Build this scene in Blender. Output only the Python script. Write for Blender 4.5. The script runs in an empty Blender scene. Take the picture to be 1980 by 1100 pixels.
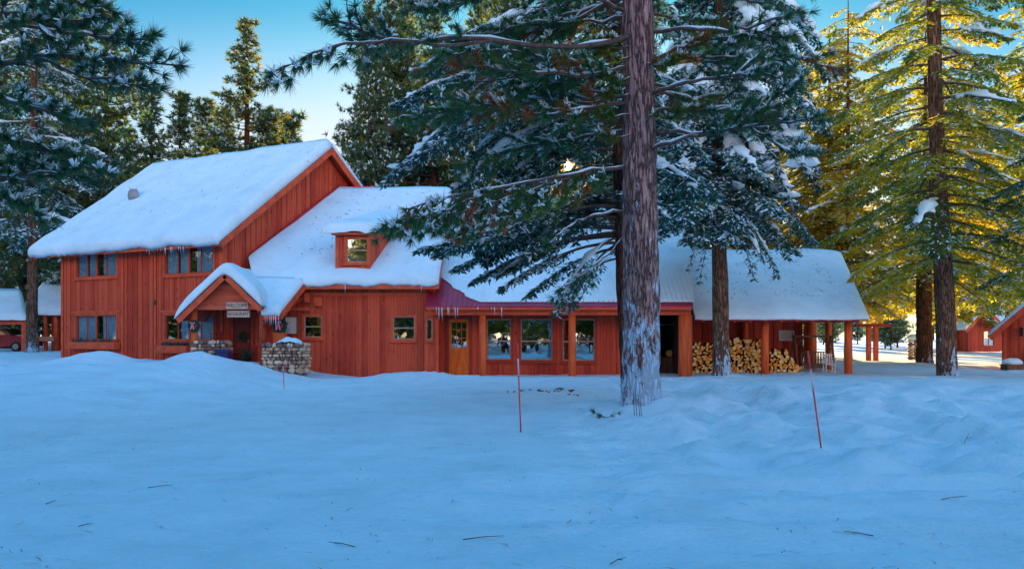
import bpy, math, random
import numpy as np
from mathutils import Matrix, Vector

random.seed(11)
rng = np.random.default_rng(11)
SC = bpy.context.scene
COL = SC.collection
R = math.radians

# ------------------------------------------------------------------ camera
F, CX, HY, CAMZ = 1700.0, 990.0, 650.0, 1.6
cam_d = bpy.data.cameras.new('camera')
cam_d.sensor_width = 36.0
cam_d.lens = 36.0 * F / 1980.0
cam_d.shift_y = 100.0 / 1980.0
cam_d.clip_end = 3000
cam = bpy.data.objects.new('camera', cam_d)
COL.objects.link(cam)
cam.location = (0, 0, CAMZ)
cam.rotation_euler = (R(90), 0, 0)
SC.camera = cam


def at(px, py, D):
    return np.array([(px - CX) / F * D, D, CAMZ + (HY - py) / F * D])


def fbm_hash(ix, iy, seed):
    n = (ix * 374761393 + iy * 668265263 + seed * 974711) & 0x7fffffff
    n = ((n ^ (n >> 13)) * 1274126177) & 0x7fffffff
    return ((n ^ (n >> 16)) & 0xffff) / 65535.0


def vnoise(x, y, seed=0):
    x = np.asarray(x, float); y = np.asarray(y, float)
    ix = np.floor(x).astype(np.int64); iy = np.floor(y).astype(np.int64)
    fx = x - ix; fy = y - iy
    fx = fx * fx * (3 - 2 * fx); fy = fy * fy * (3 - 2 * fy)
    a = fbm_hash(ix, iy, seed); b = fbm_hash(ix + 1, iy, seed)
    c = fbm_hash(ix, iy + 1, seed); d = fbm_hash(ix + 1, iy + 1, seed)
    return (a * (1 - fx) + b * fx) * (1 - fy) + (c * (1 - fx) + d * fx) * fy - 0.5


def fbm(x, y, seed=0, o=4):
    s = 0; amp = 1.0
    for k in range(o):
        s = s + amp * vnoise(x * 2 ** k, y * 2 ** k, seed + k * 17); amp *= 0.5
    return s


def sm(t):
    t = np.clip(t, 0, 1)
    return t * t * (3 - 2 * t)


# ------------------------------------------------------------------ object helpers
W = {}


def thing(name, label, cat, loc=(0, 0, 0), rotz=0.0, group=None):
    o = bpy.data.objects.new(name, None)
    COL.objects.link(o)
    o.empty_display_size = 0.3
    o.location = loc
    o.rotation_euler = (0, 0, rotz)
    o['label'] = label; o['category'] = cat
    if group: o['group'] = group
    W[o.name] = Matrix.Translation(Vector(loc)) @ Matrix.Rotation(rotz, 4, 'Z')
    return o


def tag(o, label, cat, group=None):
    o['label'] = label; o['category'] = cat
    if group: o['group'] = group
    return o


def link_mesh(name, me, mats, parent=None, smooth=False):
    if not isinstance(mats, (list, tuple)): mats = [mats]
    for m in mats: me.materials.append(m)
    o = bpy.data.objects.new(name, me)
    COL.objects.link(o)
    if smooth:
        me.polygons.foreach_set('use_smooth', np.ones(len(me.polygons), bool))
    if parent is not None:
        me.transform(W[parent.name].inverted())
        o.parent = parent
        W[o.name] = W[parent.name]
    else:
        W[o.name] = Matrix.Identity(4)
    return o


class MB:
    """collects faces in a local frame, writes world coordinates"""
    def __init__(self, M=None):
        self.v = []; self.f = []; self.m = []
        self.M = M if M is not None else Matrix.Identity(4)
        self.mi = 0

    def add(self, vs, fs):
        n = len(self.v)
        for p in vs:
            q = self.M @ Vector((float(p[0]), float(p[1]), float(p[2])))
            self.v.append(tuple(q))
        for f in fs:
            self.f.append(tuple(i + n for i in f)); self.m.append(self.mi)

    def box(self, x0, x1, y0, y1, z0, z1):
        vs = [(x0, y0, z0), (x1, y0, z0), (x1, y1, z0), (x0, y1, z0), (x0, y0, z1), (x1, y0, z1), (x1, y1, z1), (x0, y1, z1)]
        self.add(vs, [(0, 3, 2, 1), (4, 5, 6, 7), (0, 1, 5, 4), (1, 2, 6, 5), (2, 3, 7, 6), (3, 0, 4, 7)])
        return self

    def beam(self, p0, p1, w, h, up=(0, 0, 1)):
        p0 = Vector([float(a) for a in p0]); p1 = Vector([float(a) for a in p1]); t = (p1 - p0).normalized()
        s = t.cross(Vector(up))
        if s.length < 1e-4: s = t.cross(Vector((1, 0, 0)))
        s.normalize(); u = s.cross(t)
        vs = []
        for p in (p0, p1):
            for a, b in ((-1, -1), (1, -1), (1, 1), (-1, 1)):
                vs.append(p + s * (a * w / 2) + u * (b * h / 2))
        self.add(vs, [(0, 1, 2, 3), (7, 6, 5, 4), (0, 4, 5, 1), (1, 5, 6, 2), (2, 6, 7, 3), (3, 7, 4, 0)])
        return self

    def prism(self, poly, d):
        """poly: 3d loop, extruded by vector d"""
        n = len(poly)
        d = Vector(d)
        vs = [Vector([float(a) for a in p]) for p in poly]
        vs = vs + [p + d for p in vs]
        self.add(vs, [tuple(range(n))[::-1], tuple(range(n, 2 * n))] + [(i, (i + 1) % n, n + (i + 1) % n, n + i) for i in range(n)])
        return self

    def tube(self, pts, rad, n=8, cap=True):
        V, Fc = sweep_arrays(np.array([[float(c) for c in p] for p in pts]), np.array(rad, float), np.array(rad, float), n, 0)
        self.add(V, Fc)
        if cap:
            k = len(pts)
            self.f.append(tuple(range(len(self.v) - n, len(self.v)))); self.m.append(self.mi)
            self.f.append(tuple(range(len(self.v) - n * k, len(self.v) - n * (k - 1)))[::-1]); self.m.append(self.mi)
        return self

    def blob(self, c, r, seed=0, nu=8, nv=6, amp=.15):
        rr = np.random.default_rng(seed)
        vs = []; fs = []
        for i in range(nv + 1):
            th = math.pi * i / nv
            for j in range(nu):
                ph = 2 * math.pi * j / nu
                k = 1 + amp * (rr.random() - .5) * 2
                vs.append((c[0] + r[0] * k * math.sin(th) * math.cos(ph), c[1] + r[1] * k * math.sin(th) * math.sin(ph), c[2] + r[2] * k * math.cos(th)))
        for i in range(nv):
            for j in range(nu):
                fs.append((i * nu + j, (i + 1) * nu + j, (i + 1) * nu + (j + 1) % nu, i * nu + (j + 1) % nu))
        self.add(vs, fs)
        return self

    def build(self, name, mats, parent=None, smooth=False):
        me = bpy.data.meshes.new(name)
        me.from_pydata(self.v, [], self.f)
        if any(self.m):
            me.polygons.foreach_set('material_index', np.array(self.m, np.int32))
        me.validate()
        return link_mesh(name, me, mats, parent, smooth)


def np_mesh(name, V, k, tint=None):
    """V: (N*k,3) sequential faces with k corners"""
    V = np.ascontiguousarray(V, np.float32).reshape(-1, 3)
    n = len(V); nf = n // k
    me = bpy.data.meshes.new(name)
    me.vertices.add(n); me.vertices.foreach_set('co', V.ravel())
    me.loops.add(n); me.loops.foreach_set('vertex_index', np.arange(n, dtype=np.int32))
    me.polygons.add(nf)
    me.polygons.foreach_set('loop_start', np.arange(0, n, k, dtype=np.int32))
    try: me.polygons.foreach_set('loop_total', np.full(nf, k, np.int32))
    except Exception: pass
    me.update(calc_edges=True)
    if tint is not None:
        a = me.attributes.new('tint', 'FLOAT', 'POINT')
        a.data.foreach_set('value', np.ascontiguousarray(np.repeat(tint, n // len(tint)), np.float32))
    return me


def sweep_arrays(P, w, h, m=10, off=0.0, flat=1.0, jit=0.0, rr=None):
    """swept ellipse; off raises the section; flat<1 squashes the lower half"""
    P = np.asarray(P, float); n = len(P)
    T = np.gradient(P, axis=0)
    T /= np.linalg.norm(T, axis=1, keepdims=True) + 1e-9
    up = np.tile([0, 0, 1.0], (n, 1))
    vert = np.abs(T[:, 2]) > 0.9
    if vert.mean() > .5: up[:] = [0, 1.0, 0]
    S = np.cross(T, up); S /= np.linalg.norm(S, axis=1, keepdims=True) + 1e-9
    U = np.cross(S, T)
    ang = np.arange(m) / m * 2 * math.pi
    c = np.cos(ang); s = np.sin(ang)
    s2 = np.where(s < 0, s * flat, s)
    rad = np.ones((n, m))
    if jit and rr is not None:
        J = rr.normal(0, jit, (n, m)); J = (J + np.roll(J, 1, 1) + np.roll(J, 1, 0)) / 1.7
        rad = rad + J
    V = P[:, None, :] + S[:, None, :] * (c[None, :, None] * w[:, None, None] * rad[..., None]) \
        + U[:, None, :] * (s2[None, :, None] * h[:, None, None] * rad[..., None])
    V[..., 2] += off
    V = V.reshape(-1, 3)
    i = np.arange(n - 1)[:, None] * m; j = np.arange(m)[None, :]
    j2 = (j + 1) % m
    Fc = np.stack([i + j, i + j2, i + m + j2, i + m + j], -1).reshape(-1, 4)
    return V, Fc


class SW:
    """accumulates swept tubes into one mesh"""
    def __init__(self): self.V = []; self.F = []; self.n = 0

    def add(self, V, Fc):
        self.V.append(V); self.F.append(Fc + self.n); self.n += len(V)

    def tube(self, P, r, m=6):
        r = np.asarray(r, float)
        self.add(*sweep_arrays(P, r, r, m))

    def snow(self, P, w, h, m=10, off=0.02, jit=.1, rr=rng):
        self.add(*sweep_arrays(P, w, h, m, off, .35, jit, rr))

    def mesh(self, name):
        V = np.concatenate(self.V); Fc = np.concatenate(self.F)
        me = bpy.data.meshes.new(name)
        n = len(V); nf = len(Fc)
        me.vertices.add(n); me.vertices.foreach_set('co', V.astype(np.float32).ravel())
        me.loops.add(nf * 4); me.loops.foreach_set('vertex_index', Fc.astype(np.int32).ravel())
        me.polygons.add(nf); me.polygons.foreach_set('loop_start', np.arange(0, nf * 4, 4, dtype=np.int32))
        me.update(calc_edges=True)
        return me


# ------------------------------------------------------------------ materials
def new_mat(name):
    m = bpy.data.materials.new(name); m.use_nodes = True
    nt = m.node_tree
    for n in list(nt.nodes): nt.nodes.remove(n)
    out = nt.nodes.new('ShaderNodeOutputMaterial')
    b = nt.nodes.new('ShaderNodeBsdfPrincipled')
    nt.links.new(b.outputs[0], out.inputs[0])
    return m, nt, b, out


def N(nt, t, **kw):
    n = nt.nodes.new(t)
    for k, v in kw.items():
        if k in n.inputs: n.inputs[k].default_value = v
        else: setattr(n, k, v)
    return n


def ramp(nt, fac, stops):
    r = nt.nodes.new('ShaderNodeValToRGB')
    e = r.color_ramp.elements
    while len(e) > 1: e.remove(e[0])
    e[0].position = stops[0][0]; e[0].color = (*stops[0][1], 1)
    for p, c in stops[1:]:
        q = e.new(p); q.color = (*c, 1)
    nt.links.new(fac, r.inputs[0])
    return r.outputs[0]


def objco(nt, scale=(1, 1, 1)):
    t = nt.nodes.new('ShaderNodeTexCoord')
    mp = nt.nodes.new('ShaderNodeMapping'); mp.inputs['Scale'].default_value = scale
    nt.links.new(t.outputs['Object'], mp.inputs[0])
    return mp.outputs[0]


def noise(nt, vec, scale, detail=4, rough=.55):
    n = nt.nodes.new('ShaderNodeTexNoise')
    n.inputs['Scale'].default_value = scale; n.inputs['Detail'].default_value = detail; n.inputs['Roughness'].default_value = rough
    nt.links.new(vec, n.inputs['Vector'])
    return n.outputs['Fac']


def bump(nt, b, hgt, strength=.3, dist=.02):
    n = nt.nodes.new('ShaderNodeBump'); n.inputs['Strength'].default_value = strength; n.inputs['Distance'].default_value = dist
    nt.links.new(hgt, n.inputs['Height']); nt.links.new(n.outputs[0], b.inputs['Normal'])


def simple(name, col, rough=.6, metal=0.0, var=.12, scale=6, stretch=(1, 1, 1), spec=.3, bmp=0.0):
    m, nt, b, out = new_mat(name)
    v = objco(nt, stretch)
    f = noise(nt, v, scale)
    c = ramp(nt, f, [(.25, tuple(x * (1 - var * 2) for x in col)), (.75, tuple(min(1, x * (1 + var * 2)) for x in col))])
    nt.links.new(c, b.inputs['Base Color'])
    b.inputs['Roughness'].default_value = rough; b.inputs['Metallic'].default_value = metal
    b.inputs['Specular IOR Level'].default_value = spec
    if bmp: bump(nt, b, f, bmp, .02)
    return m


def snow_mat(name, col=(.50, .72, .88), bs=.35, sc=2.2):
    m, nt, b, out = new_mat(name)
    v = objco(nt)
    big = noise(nt, v, .8, 9, .68); fine = noise(nt, v, sc * 6, 6, .7)
    c = ramp(nt, big, [(.28, tuple(x * .86 for x in col)), (.5, col), (.72, tuple(min(1, x * 1.08) for x in col))])
    nt.links.new(c, b.inputs['Base Color'])
    b.inputs['Roughness'].default_value = .75
    b.inputs['Specular IOR Level'].default_value = .25
    mid = noise(nt, v, sc, 5, .6)
    add = N(nt, 'ShaderNodeMath', operation='MULTIPLY_ADD')
    nt.links.new(mid, add.inputs[0]); add.inputs[1].default_value = 2.0; nt.links.new(fine, add.inputs[2])
    bump(nt, b, add.outputs[0], bs, .05)
    return m


def siding(name, col, board=.28, axis='x', weather=.25):
    """painted boards, each board a slightly different stain, streaked along the grain"""
    m, nt, b, out = new_mat(name)
    t = nt.nodes.new('ShaderNodeTexCoord')
    sep = nt.nodes.new('ShaderNodeSeparateXYZ'); nt.links.new(t.outputs['Object'], sep.inputs[0])
    if axis == 'h':
        src = sep.outputs[2]
    else:
        s = N(nt, 'ShaderNodeMath', operation='MULTIPLY_ADD'); nt.links.new(sep.outputs[1], s.inputs[0]); s.inputs[1].default_value = .93
        nt.links.new(sep.outputs[0], s.inputs[2]); src = s.outputs[0]
    d = N(nt, 'ShaderNodeMath', operation='DIVIDE'); nt.links.new(src, d.inputs[0]); d.inputs[1].default_value = board
    fl = N(nt, 'ShaderNodeMath', operation='FLOOR'); nt.links.new(d.outputs[0], fl.inputs[0])
    wn = nt.nodes.new('ShaderNodeTexWhiteNoise'); wn.noise_dimensions = '1D'; nt.links.new(fl.outputs[0], wn.inputs['W'])
    mp = nt.nodes.new('ShaderNodeMapping'); nt.links.new(t.outputs['Object'], mp.inputs[0])
    mp.inputs['Scale'].default_value = (1.2, 1.2, 14) if axis == 'h' else (14, 14, .9)
    st = noise(nt, mp.outputs[0], 1.6, 6, .65)
    mp2 = nt.nodes.new('ShaderNodeMapping'); nt.links.new(t.outputs['Object'], mp2.inputs[0])
    patch = noise(nt, mp2.outputs[0], .8, 4)
    a = N(nt, 'ShaderNodeMath', operation='MULTIPLY_ADD'); nt.links.new(wn.outputs['Value'], a.inputs[0]); a.inputs[1].default_value = .38; nt.links.new(st, a.inputs[2])
    a2 = N(nt, 'ShaderNodeMath', operation='MULTIPLY_ADD'); nt.links.new(patch, a2.inputs[0]); a2.inputs[1].default_value = .5; nt.links.new(a.outputs[0], a2.inputs[2])
    kn = nt.nodes.new('ShaderNodeTexVoronoi'); kn.inputs['Scale'].default_value = 1.0
    mk_ = nt.nodes.new('ShaderNodeMapping'); nt.links.new(t.outputs['Object'], mk_.inputs[0]); mk_.inputs['Scale'].default_value = (1.5, 1.5, 4) if axis == 'h' else (4, 4, 1.5)
    nt.links.new(mk_.outputs[0], kn.inputs['Vector'])
    kr = N(nt, 'ShaderNodeMapRange'); nt.links.new(kn.outputs['Distance'], kr.inputs[0]); kr.inputs[1].default_value = .05; kr.inputs[2].default_value = .16; kr.inputs[3].default_value = -.5; kr.inputs[4].default_value = 0
    a3 = N(nt, 'ShaderNodeMath', operation='ADD'); nt.links.new(a2.outputs[0], a3.inputs[0]); nt.links.new(kr.outputs[0], a3.inputs[1]); a2 = a3
    lo = (col[0] * (1 - weather * 1.6), col[1] * (1 - weather * 2), col[2] * (1 - weather * 1.6))
    hi = (min(.9, col[0] * 1.22), col[1] * 1.6, col[2] * 1.7)
    half = N(nt, 'ShaderNodeMath', operation='MULTIPLY'); nt.links.new(a2.outputs[0], half.inputs[0]); half.inputs[1].default_value = .62
    pale = tuple(min(.9, x * .62 + .13) for x in col)
    c0 = ramp(nt, half.outputs[0], [(.34, lo), (.52, col), (.64, hi), (.74, hi)])
    wear = noise(nt, mp.outputs[0], .9, 8, .75)
    wr_ = ramp(nt, wear, [(.60, (0, 0, 0)), (.74, (.55, .55, .55))])
    wm = N(nt, 'ShaderNodeMix', data_type='RGBA'); nt.links.new(wr_, wm.inputs[0]); nt.links.new(c0, wm.inputs[6]); wm.inputs[7].default_value = (*pale, 1)
    fr_ = N(nt, 'ShaderNodeMath', operation='FRACT'); nt.links.new(d.outputs[0], fr_.inputs[0])
    groove_shade = ramp(nt, fr_.outputs[0], [(.0, (.30, .30, .30)), (.055, (1, 1, 1)), (.94, (1, 1, 1)), (1, (.5, .5, .5))])  # shadow of the grooves between boards, put into the colour
    sm_ = N(nt, 'ShaderNodeMix', data_type='RGBA', blend_type='MULTIPLY'); sm_.inputs[0].default_value = .9
    nt.links.new(wm.outputs[2], sm_.inputs[6]); nt.links.new(groove_shade, sm_.inputs[7])
    c = sm_.outputs[2]
    nt.links.new(c, b.inputs['Base Color'])
    b.inputs['Roughness'].default_value = .62; b.inputs['Specular IOR Level'].default_value = .25
    bump(nt, b, st, .35, .015)
    return m


def bark_mat(name, dark, lite, snow=None, sc=1.0, snow_top=4.5, snow_amt=.5, snow_col=(.55, .74, .9)):
    m, nt, b, out = new_mat(name)
    nz = noise(nt, objco(nt, (1, 1, .35)), 9 * sc, 5, .6)
    rn = noise(nt, objco(nt, (1, 1, .13)), 13 * sc, 7, .62)
    ab = N(nt, 'ShaderNodeMath', operation='SUBTRACT'); nt.links.new(rn, ab.inputs[0]); ab.inputs[1].default_value = .5
    ab2 = N(nt, 'ShaderNodeMath', operation='ABSOLUTE'); nt.links.new(ab.outputs[0], ab2.inputs[0])
    crack = ramp(nt, ab2.outputs[0], [(.0, (0, 0, 0)), (.055, (.75, .75, .75)), (.16, (1, 1, 1))])
    plate = ramp(nt, nz, [(.3, dark), (.72, lite)])
    mixc = N(nt, 'ShaderNodeMix', data_type='RGBA')
    nt.links.new(crack, mixc.inputs[0]); mixc.inputs[6].default_value = (*[x * .22 for x in dark], 1); nt.links.new(plate, mixc.inputs[7])
    colo = mixc.outputs[2]
    if snow:
        t2 = nt.nodes.new('ShaderNodeTexCoord')
        sep = nt.nodes.new('ShaderNodeSeparateXYZ'); nt.links.new(t2.outputs['Object'], sep.inputs[0])
        mr = N(nt, 'ShaderNodeMapRange'); nt.links.new(sep.outputs[2], mr.inputs[0])
        mr.inputs[1].default_value = 0; mr.inputs[2].default_value = snow_top; mr.inputs[3].default_value = snow_amt; mr.inputs[4].default_value = -.07
        n2 = noise(nt, objco(nt, (1, 1, .38)), 7.0 * sc, 8, .74)
        n3 = noise(nt, objco(nt, (1, 1, .4)), 1.3 * sc, 2, .5)
        s1 = N(nt, 'ShaderNodeMath', operation='ADD'); nt.links.new(n2, s1.inputs[0]); nt.links.new(mr.outputs[0], s1.inputs[1])
        s2 = N(nt, 'ShaderNodeMath', operation='MULTIPLY_ADD'); nt.links.new(n3, s2.inputs[0]); s2.inputs[1].default_value = .35; nt.links.new(s1.outputs[0], s2.inputs[2])
        mask = ramp(nt, s2.outputs[0], [(.82, (0, 0, 0)), (.86, (1, 1, 1))])
        mk = N(nt, 'ShaderNodeMix', data_type='RGBA'); nt.links.new(mask, mk.inputs[0]); nt.links.new(colo, mk.inputs[6]); mk.inputs[7].default_value = (*snow_col, 1)
        colo = mk.outputs[2]
    nt.links.new(colo, b.inputs['Base Color'])
    b.inputs['Roughness'].default_value = .9; b.inputs['Specular IOR Level'].default_value = .15
    bump(nt, b, crack, .9, .05)
    return m


def leaf_mat(name, stops, trans=.35, tcol=(1.6, 1.7, .7)):
    m = bpy.data.materials.new(name); m.use_nodes = True
    nt = m.node_tree
    for n in list(nt.nodes): nt.nodes.remove(n)
    out = nt.nodes.new('ShaderNodeOutputMaterial')
    at_ = nt.nodes.new('ShaderNodeAttribute'); at_.attribute_name = 'tint'
    c = ramp(nt, at_.outputs['Fac'], stops)
    d = nt.nodes.new('ShaderNodeBsdfDiffuse'); nt.links.new(c, d.inputs[0])
    t = nt.nodes.new('ShaderNodeBsdfTranslucent')
    mu = N(nt, 'ShaderNodeMix', data_type='RGBA', blend_type='MULTIPLY'); mu.inputs[0].default_value = 1
    nt.links.new(c, mu.inputs[6]); mu.inputs[7].default_value = (*tcol, 1); nt.links.new(mu.outputs[2], t.inputs[0])
    mx = nt.nodes.new('ShaderNodeMixShader'); mx.inputs[0].default_value = trans
    nt.links.new(d.outputs[0], mx.inputs[1]); nt.links.new(t.outputs[0], mx.inputs[2])
    g = nt.nodes.new('ShaderNodeBsdfGlossy'); g.inputs['Roughness'].default_value = .45
    mx2 = nt.nodes.new('ShaderNodeMixShader'); mx2.inputs[0].default_value = .03
    nt.links.new(mx.outputs[0], mx2.inputs[1]); nt.links.new(g.outputs[0], mx2.inputs[2])
    nt.links.new(mx2.outputs[0], out.inputs[0])
    return m


def glass_mat(name, tint=(.8, .9, .95), refl=.48):
    m = bpy.data.materials.new(name); m.use_nodes = True
    nt = m.node_tree
    for n in list(nt.nodes): nt.nodes.remove(n)
    out = nt.nodes.new('ShaderNodeOutputMaterial')
    tr = nt.nodes.new('ShaderNodeBsdfTransparent'); tr.inputs[0].default_value = (*tint, 1)
    g = nt.nodes.new('ShaderNodeBsdfGlossy'); g.inputs['Roughness'].default_value = .015
    v = objco(nt); n = noise(nt, v, 1.5, 2)
    bp = nt.nodes.new('ShaderNodeBump'); bp.inputs['Strength'].default_value = .05; bp.inputs['Distance'].default_value = .05
    nt.links.new(n, bp.inputs['Height']); nt.links.new(bp.outputs[0], g.inputs['Normal'])
    mx = nt.nodes.new('ShaderNodeMixShader'); mx.inputs[0].default_value = refl
    nt.links.new(tr.outputs[0], mx.inputs[1]); nt.links.new(g.outputs[0], mx.inputs[2])
    nt.links.new(mx.outputs[0], out.inputs[0])
    return m


M = {}
M['snow'] = snow_mat('ground_snow', (.70, .83, .89), 1.0)
M['roofsnow'] = snow_mat('roof_snow', (.68, .84, .90), .5, 1.2)
M['treesnow'] = snow_mat('tree_snow', (.66, .83, .90), .35, 3)
M['siding'] = siding('red_board_siding', (.54, .060, .024), .245)
M['siding_h'] = siding('red_lap_siding', (.52, .075, .032), .2, 'h')
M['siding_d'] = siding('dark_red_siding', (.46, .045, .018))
M['trim'] = simple('red_trim_paint', (.66, .092, .034), .55, var=.16, scale=3, stretch=(1, 1, 1), bmp=.15)
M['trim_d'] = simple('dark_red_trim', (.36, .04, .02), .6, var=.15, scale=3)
M['logpost'] = simple('stained_log', (.74, .12, .028), .6, var=.2, scale=4, stretch=(3, 3, .3), bmp=.3)
M['sash'] = simple('pale_sash', (.50, .26, .17), .5, var=.12)
M['sash_red'] = simple('red_sash', (.50, .075, .03), .5, var=.12)
M['metal'] = simple('magenta_red_metal_roof', (.50, .035, .075), .35, .35, var=.1, scale=1.5, spec=.5)
M['glass'] = glass_mat('window_glass')
M['glass_house'] = glass_mat('house_window_glass', (.85, .93, .98), .24)
M['curtain'] = simple('pale_curtain', (.50, .66, .76), .9, var=.22, scale=5, stretch=(6, 6, .3))
M['dark'] = simple('interior_shade', (.03, .026, .026), .9)  # near-black: the shade of unlit rooms put into the colour
M['door'] = simple('orange_varnished_door', (.80, .155, .012), .4, var=.16, scale=3, stretch=(4, 4, .5))
M['darkdoor'] = simple('dark_maroon_door', (.17, .018, .014), .5, var=.2, scale=3, stretch=(4, 4, .5))
M['stone'] = simple('field_stone', (.50, .33, .21), .85, var=.35, scale=7, bmp=.4)
M['stone2'] = simple('pale_field_stone', (.66, .52, .38), .85, var=.25, scale=7, bmp=.4)
M['stone3'] = simple('dark_field_stone', (.24, .14, .12), .85, var=.3, scale=7, bmp=.4)
M['mortar'] = simple('mortar', (.10, .085, .08), .95)
M['sign'] = simple('pale_sign_board', (.62, .45, .36), .6, var=.12)
M['letter'] = simple('dark_lettering', (.06, .03, .025), .6)
M['paper'] = simple('notice_paper', (.72, .62, .52), .7, var=.06)
M['paper2'] = simple('notice_sheet_blue', (.55, .6, .8), .7, var=.05)
M['blue'] = simple('dark_blue_plastic', (.012, .018, .12), .35, spec=.5)
M['wreath'] = simple('wreath_needles', (.02, .05, .022), .9, var=.4, scale=14)
M['pink'] = simple('pink_ribbon', (.72, .25, .36), .5)
M['pot'] = simple('orange_planter', (.66, .13, .035), .6)
M['ice'] = simple('icicle_ice', (.62, .74, .84), .12, var=.05, spec=.8)
M['iron'] = simple('dark_iron', (.03, .03, .033), .5, .6)
M['grey'] = simple('grey_dish_metal', (.22, .26, .29), .5, .3)
M['stake'] = simple('orange_red_stake', (.75, .055, .045), .45)
M['reflector'] = simple('pale_reflective_band', (.62, .42, .46), .4)
M['logbark'] = simple('firewood_bark', (.15, .06, .03), .9, var=.35, scale=9, bmp=.5)
M['cut1'] = simple('cut_wood_pale', (.88, .42, .10), .8, var=.16, scale=16)
M['cut2'] = simple('cut_wood_orange', (.72, .24, .035), .8, var=.2, scale=16)
M['cut3'] = simple('cut_wood_cream', (.90, .60, .26), .8, var=.12, scale=16)
M['white'] = simple('white_plastic', (.74, .74, .72), .4)
M['oldwood'] = simple('weathered_wood', (.17, .085, .05), .8, var=.3, scale=4, stretch=(3, 3, .5))
M['car'] = simple('dark_red_car_paint', (.22, .008, .022), .25, .1, spec=.6)
M['tyre'] = simple('tyre_rubber', (.02, .02, .02), .9)
M['carglass'] = simple('car_glass', (.02, .025, .03), .06, spec=.8)
M['bark'] = bark_mat('ponderosa_bark', (.30, .17, .165), (.62, .38, .35), True, 1.0, 6.4, .23)
M['bark_s'] = bark_mat('fir_bark_snowy', (.19, .105, .07), (.40, .22, .14), True, 1.1, 4.0, .14)
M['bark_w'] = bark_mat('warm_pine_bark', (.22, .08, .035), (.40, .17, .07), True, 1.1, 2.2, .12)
M['bark_d'] = bark_mat('dark_bark', (.10, .05, .04), (.20, .09, .06), None, 1.2)
M['twig'] = simple('twig_bark', (.10, .065, .055), .9, var=.3, scale=9)
M['pine'] = leaf_mat('pine_needles', [(0, (.03, .095, .085)), (.35, (.05, .15, .07)), (.62, (.05, .115, .03)), (.78, (.13, .17, .025)), (.90, (.22, .075, .03)), (1, (.30, .10, .045))], .3)
M['fir'] = leaf_mat('fir_sprays', [(0, (.018, .065, .078)), (.5, (.034, .12, .095)), (.85, (.09, .17, .05)), (1, (.14, .16, .035))], .25)
M['sun_gold'] = leaf_mat('sun_tinted_sprays', [(0, (.07, .12, .04)), (.35, (.19, .21, .035)), (.7, (.44, .32, .025)), (1, (.58, .37, .03))], .66, (1.75, 1.9, .75))  # warm low sunlight put into the leaf colour
M['bg'] = leaf_mat('far_pine_needles', [(0, (.035, .10, .095)), (.5, (.075, .15, .07)), (.8, (.18, .18, .035)), (1, (.34, .2, .04))], .45, (1.8, 1.6, .6))

# ------------------------------------------------------------------ sky, sun
SKYG, SKYS, SKY_FILL = .72, 1.45, 2.35
SUN_EL, SUN_AZ = 10.9, 3.64           # low winter sun, almost straight ahead, a little right
sdir = Vector((math.sin(R(SUN_AZ)) * math.cos(R(SUN_EL)), math.cos(R(SUN_AZ)) * math.cos(R(SUN_EL)), math.sin(R(SUN_EL))))
world = bpy.data.worlds.new('World'); SC.world = world; world.use_nodes = True
nt = world.node_tree
for n in list(nt.nodes): nt.nodes.remove(n)
wo = nt.nodes.new('ShaderNodeOutputWorld'); bg = nt.nodes.new('ShaderNodeBackground')
sky = nt.nodes.new('ShaderNodeTexSky'); sky.sky_type = 'NISHITA'; sky.sun_disc = False
sky.sun_elevation = R(SUN_EL); sky.sun_rotation = R(SUN_AZ); sky.altitude = 800
sky.air_density = 1.0; sky.dust_density = .6; sky.ozone_density = 2.5
tint = N(nt, 'ShaderNodeMix', data_type='RGBA', blend_type='MULTIPLY'); tint.inputs[0].default_value = 1
gm = N(nt, 'ShaderNodeGamma'); gm.inputs[1].default_value = SKYG; nt.links.new(sky.outputs[0], gm.inputs[0])
hs_ = N(nt, 'ShaderNodeHueSaturation'); hs_.inputs['Saturation'].default_value = SKYS; nt.links.new(gm.outputs[0], hs_.inputs['Color'])
nt.links.new(hs_.outputs[0], tint.inputs[6]); tint.inputs[7].default_value = (.87, 1.05, 1.0, 1)
tc = nt.nodes.new('ShaderNodeTexCoord')
# the disc of the sun itself, as a real patch of sky
dot = N(nt, 'ShaderNodeVectorMath', operation='DOT_PRODUCT'); nt.links.new(tc.outputs['Generated'], dot.inputs[0]); dot.inputs[1].default_value = sdir
disc = N(nt, 'ShaderNodeMapRange'); nt.links.new(dot.outputs['Value'], disc.inputs[0])
disc.inputs[1].default_value = math.cos(R(.30)); disc.inputs[2].default_value = math.cos(R(.10)); disc.inputs[3].default_value = 0; disc.inputs[4].default_value = 1
dm = N(nt, 'ShaderNodeMix', data_type='RGBA'); nt.links.new(disc.outputs[0], dm.inputs[0]); sepf = nt.nodes.new('ShaderNodeSeparateXYZ'); nt.links.new(tc.outputs['Generated'], sepf.inputs[0])
hz_ = N(nt, 'ShaderNodeMapRange', interpolation_type='SMOOTHSTEP'); nt.links.new(sepf.outputs[2], hz_.inputs[0]); hz_.inputs[1].default_value = .36; hz_.inputs[2].default_value = .15; hz_.inputs[3].default_value = 0; hz_.inputs[4].default_value = .92
hy_ = N(nt, 'ShaderNodeMapRange', interpolation_type='SMOOTHSTEP'); nt.links.new(sepf.outputs[1], hy_.inputs[0]); hy_.inputs[1].default_value = .80; hy_.inputs[2].default_value = .985
hm_ = N(nt, 'ShaderNodeMath', operation='MULTIPLY'); nt.links.new(hz_.outputs[0], hm_.inputs[0]); nt.links.new(hy_.outputs[0], hm_.inputs[1])
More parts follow.
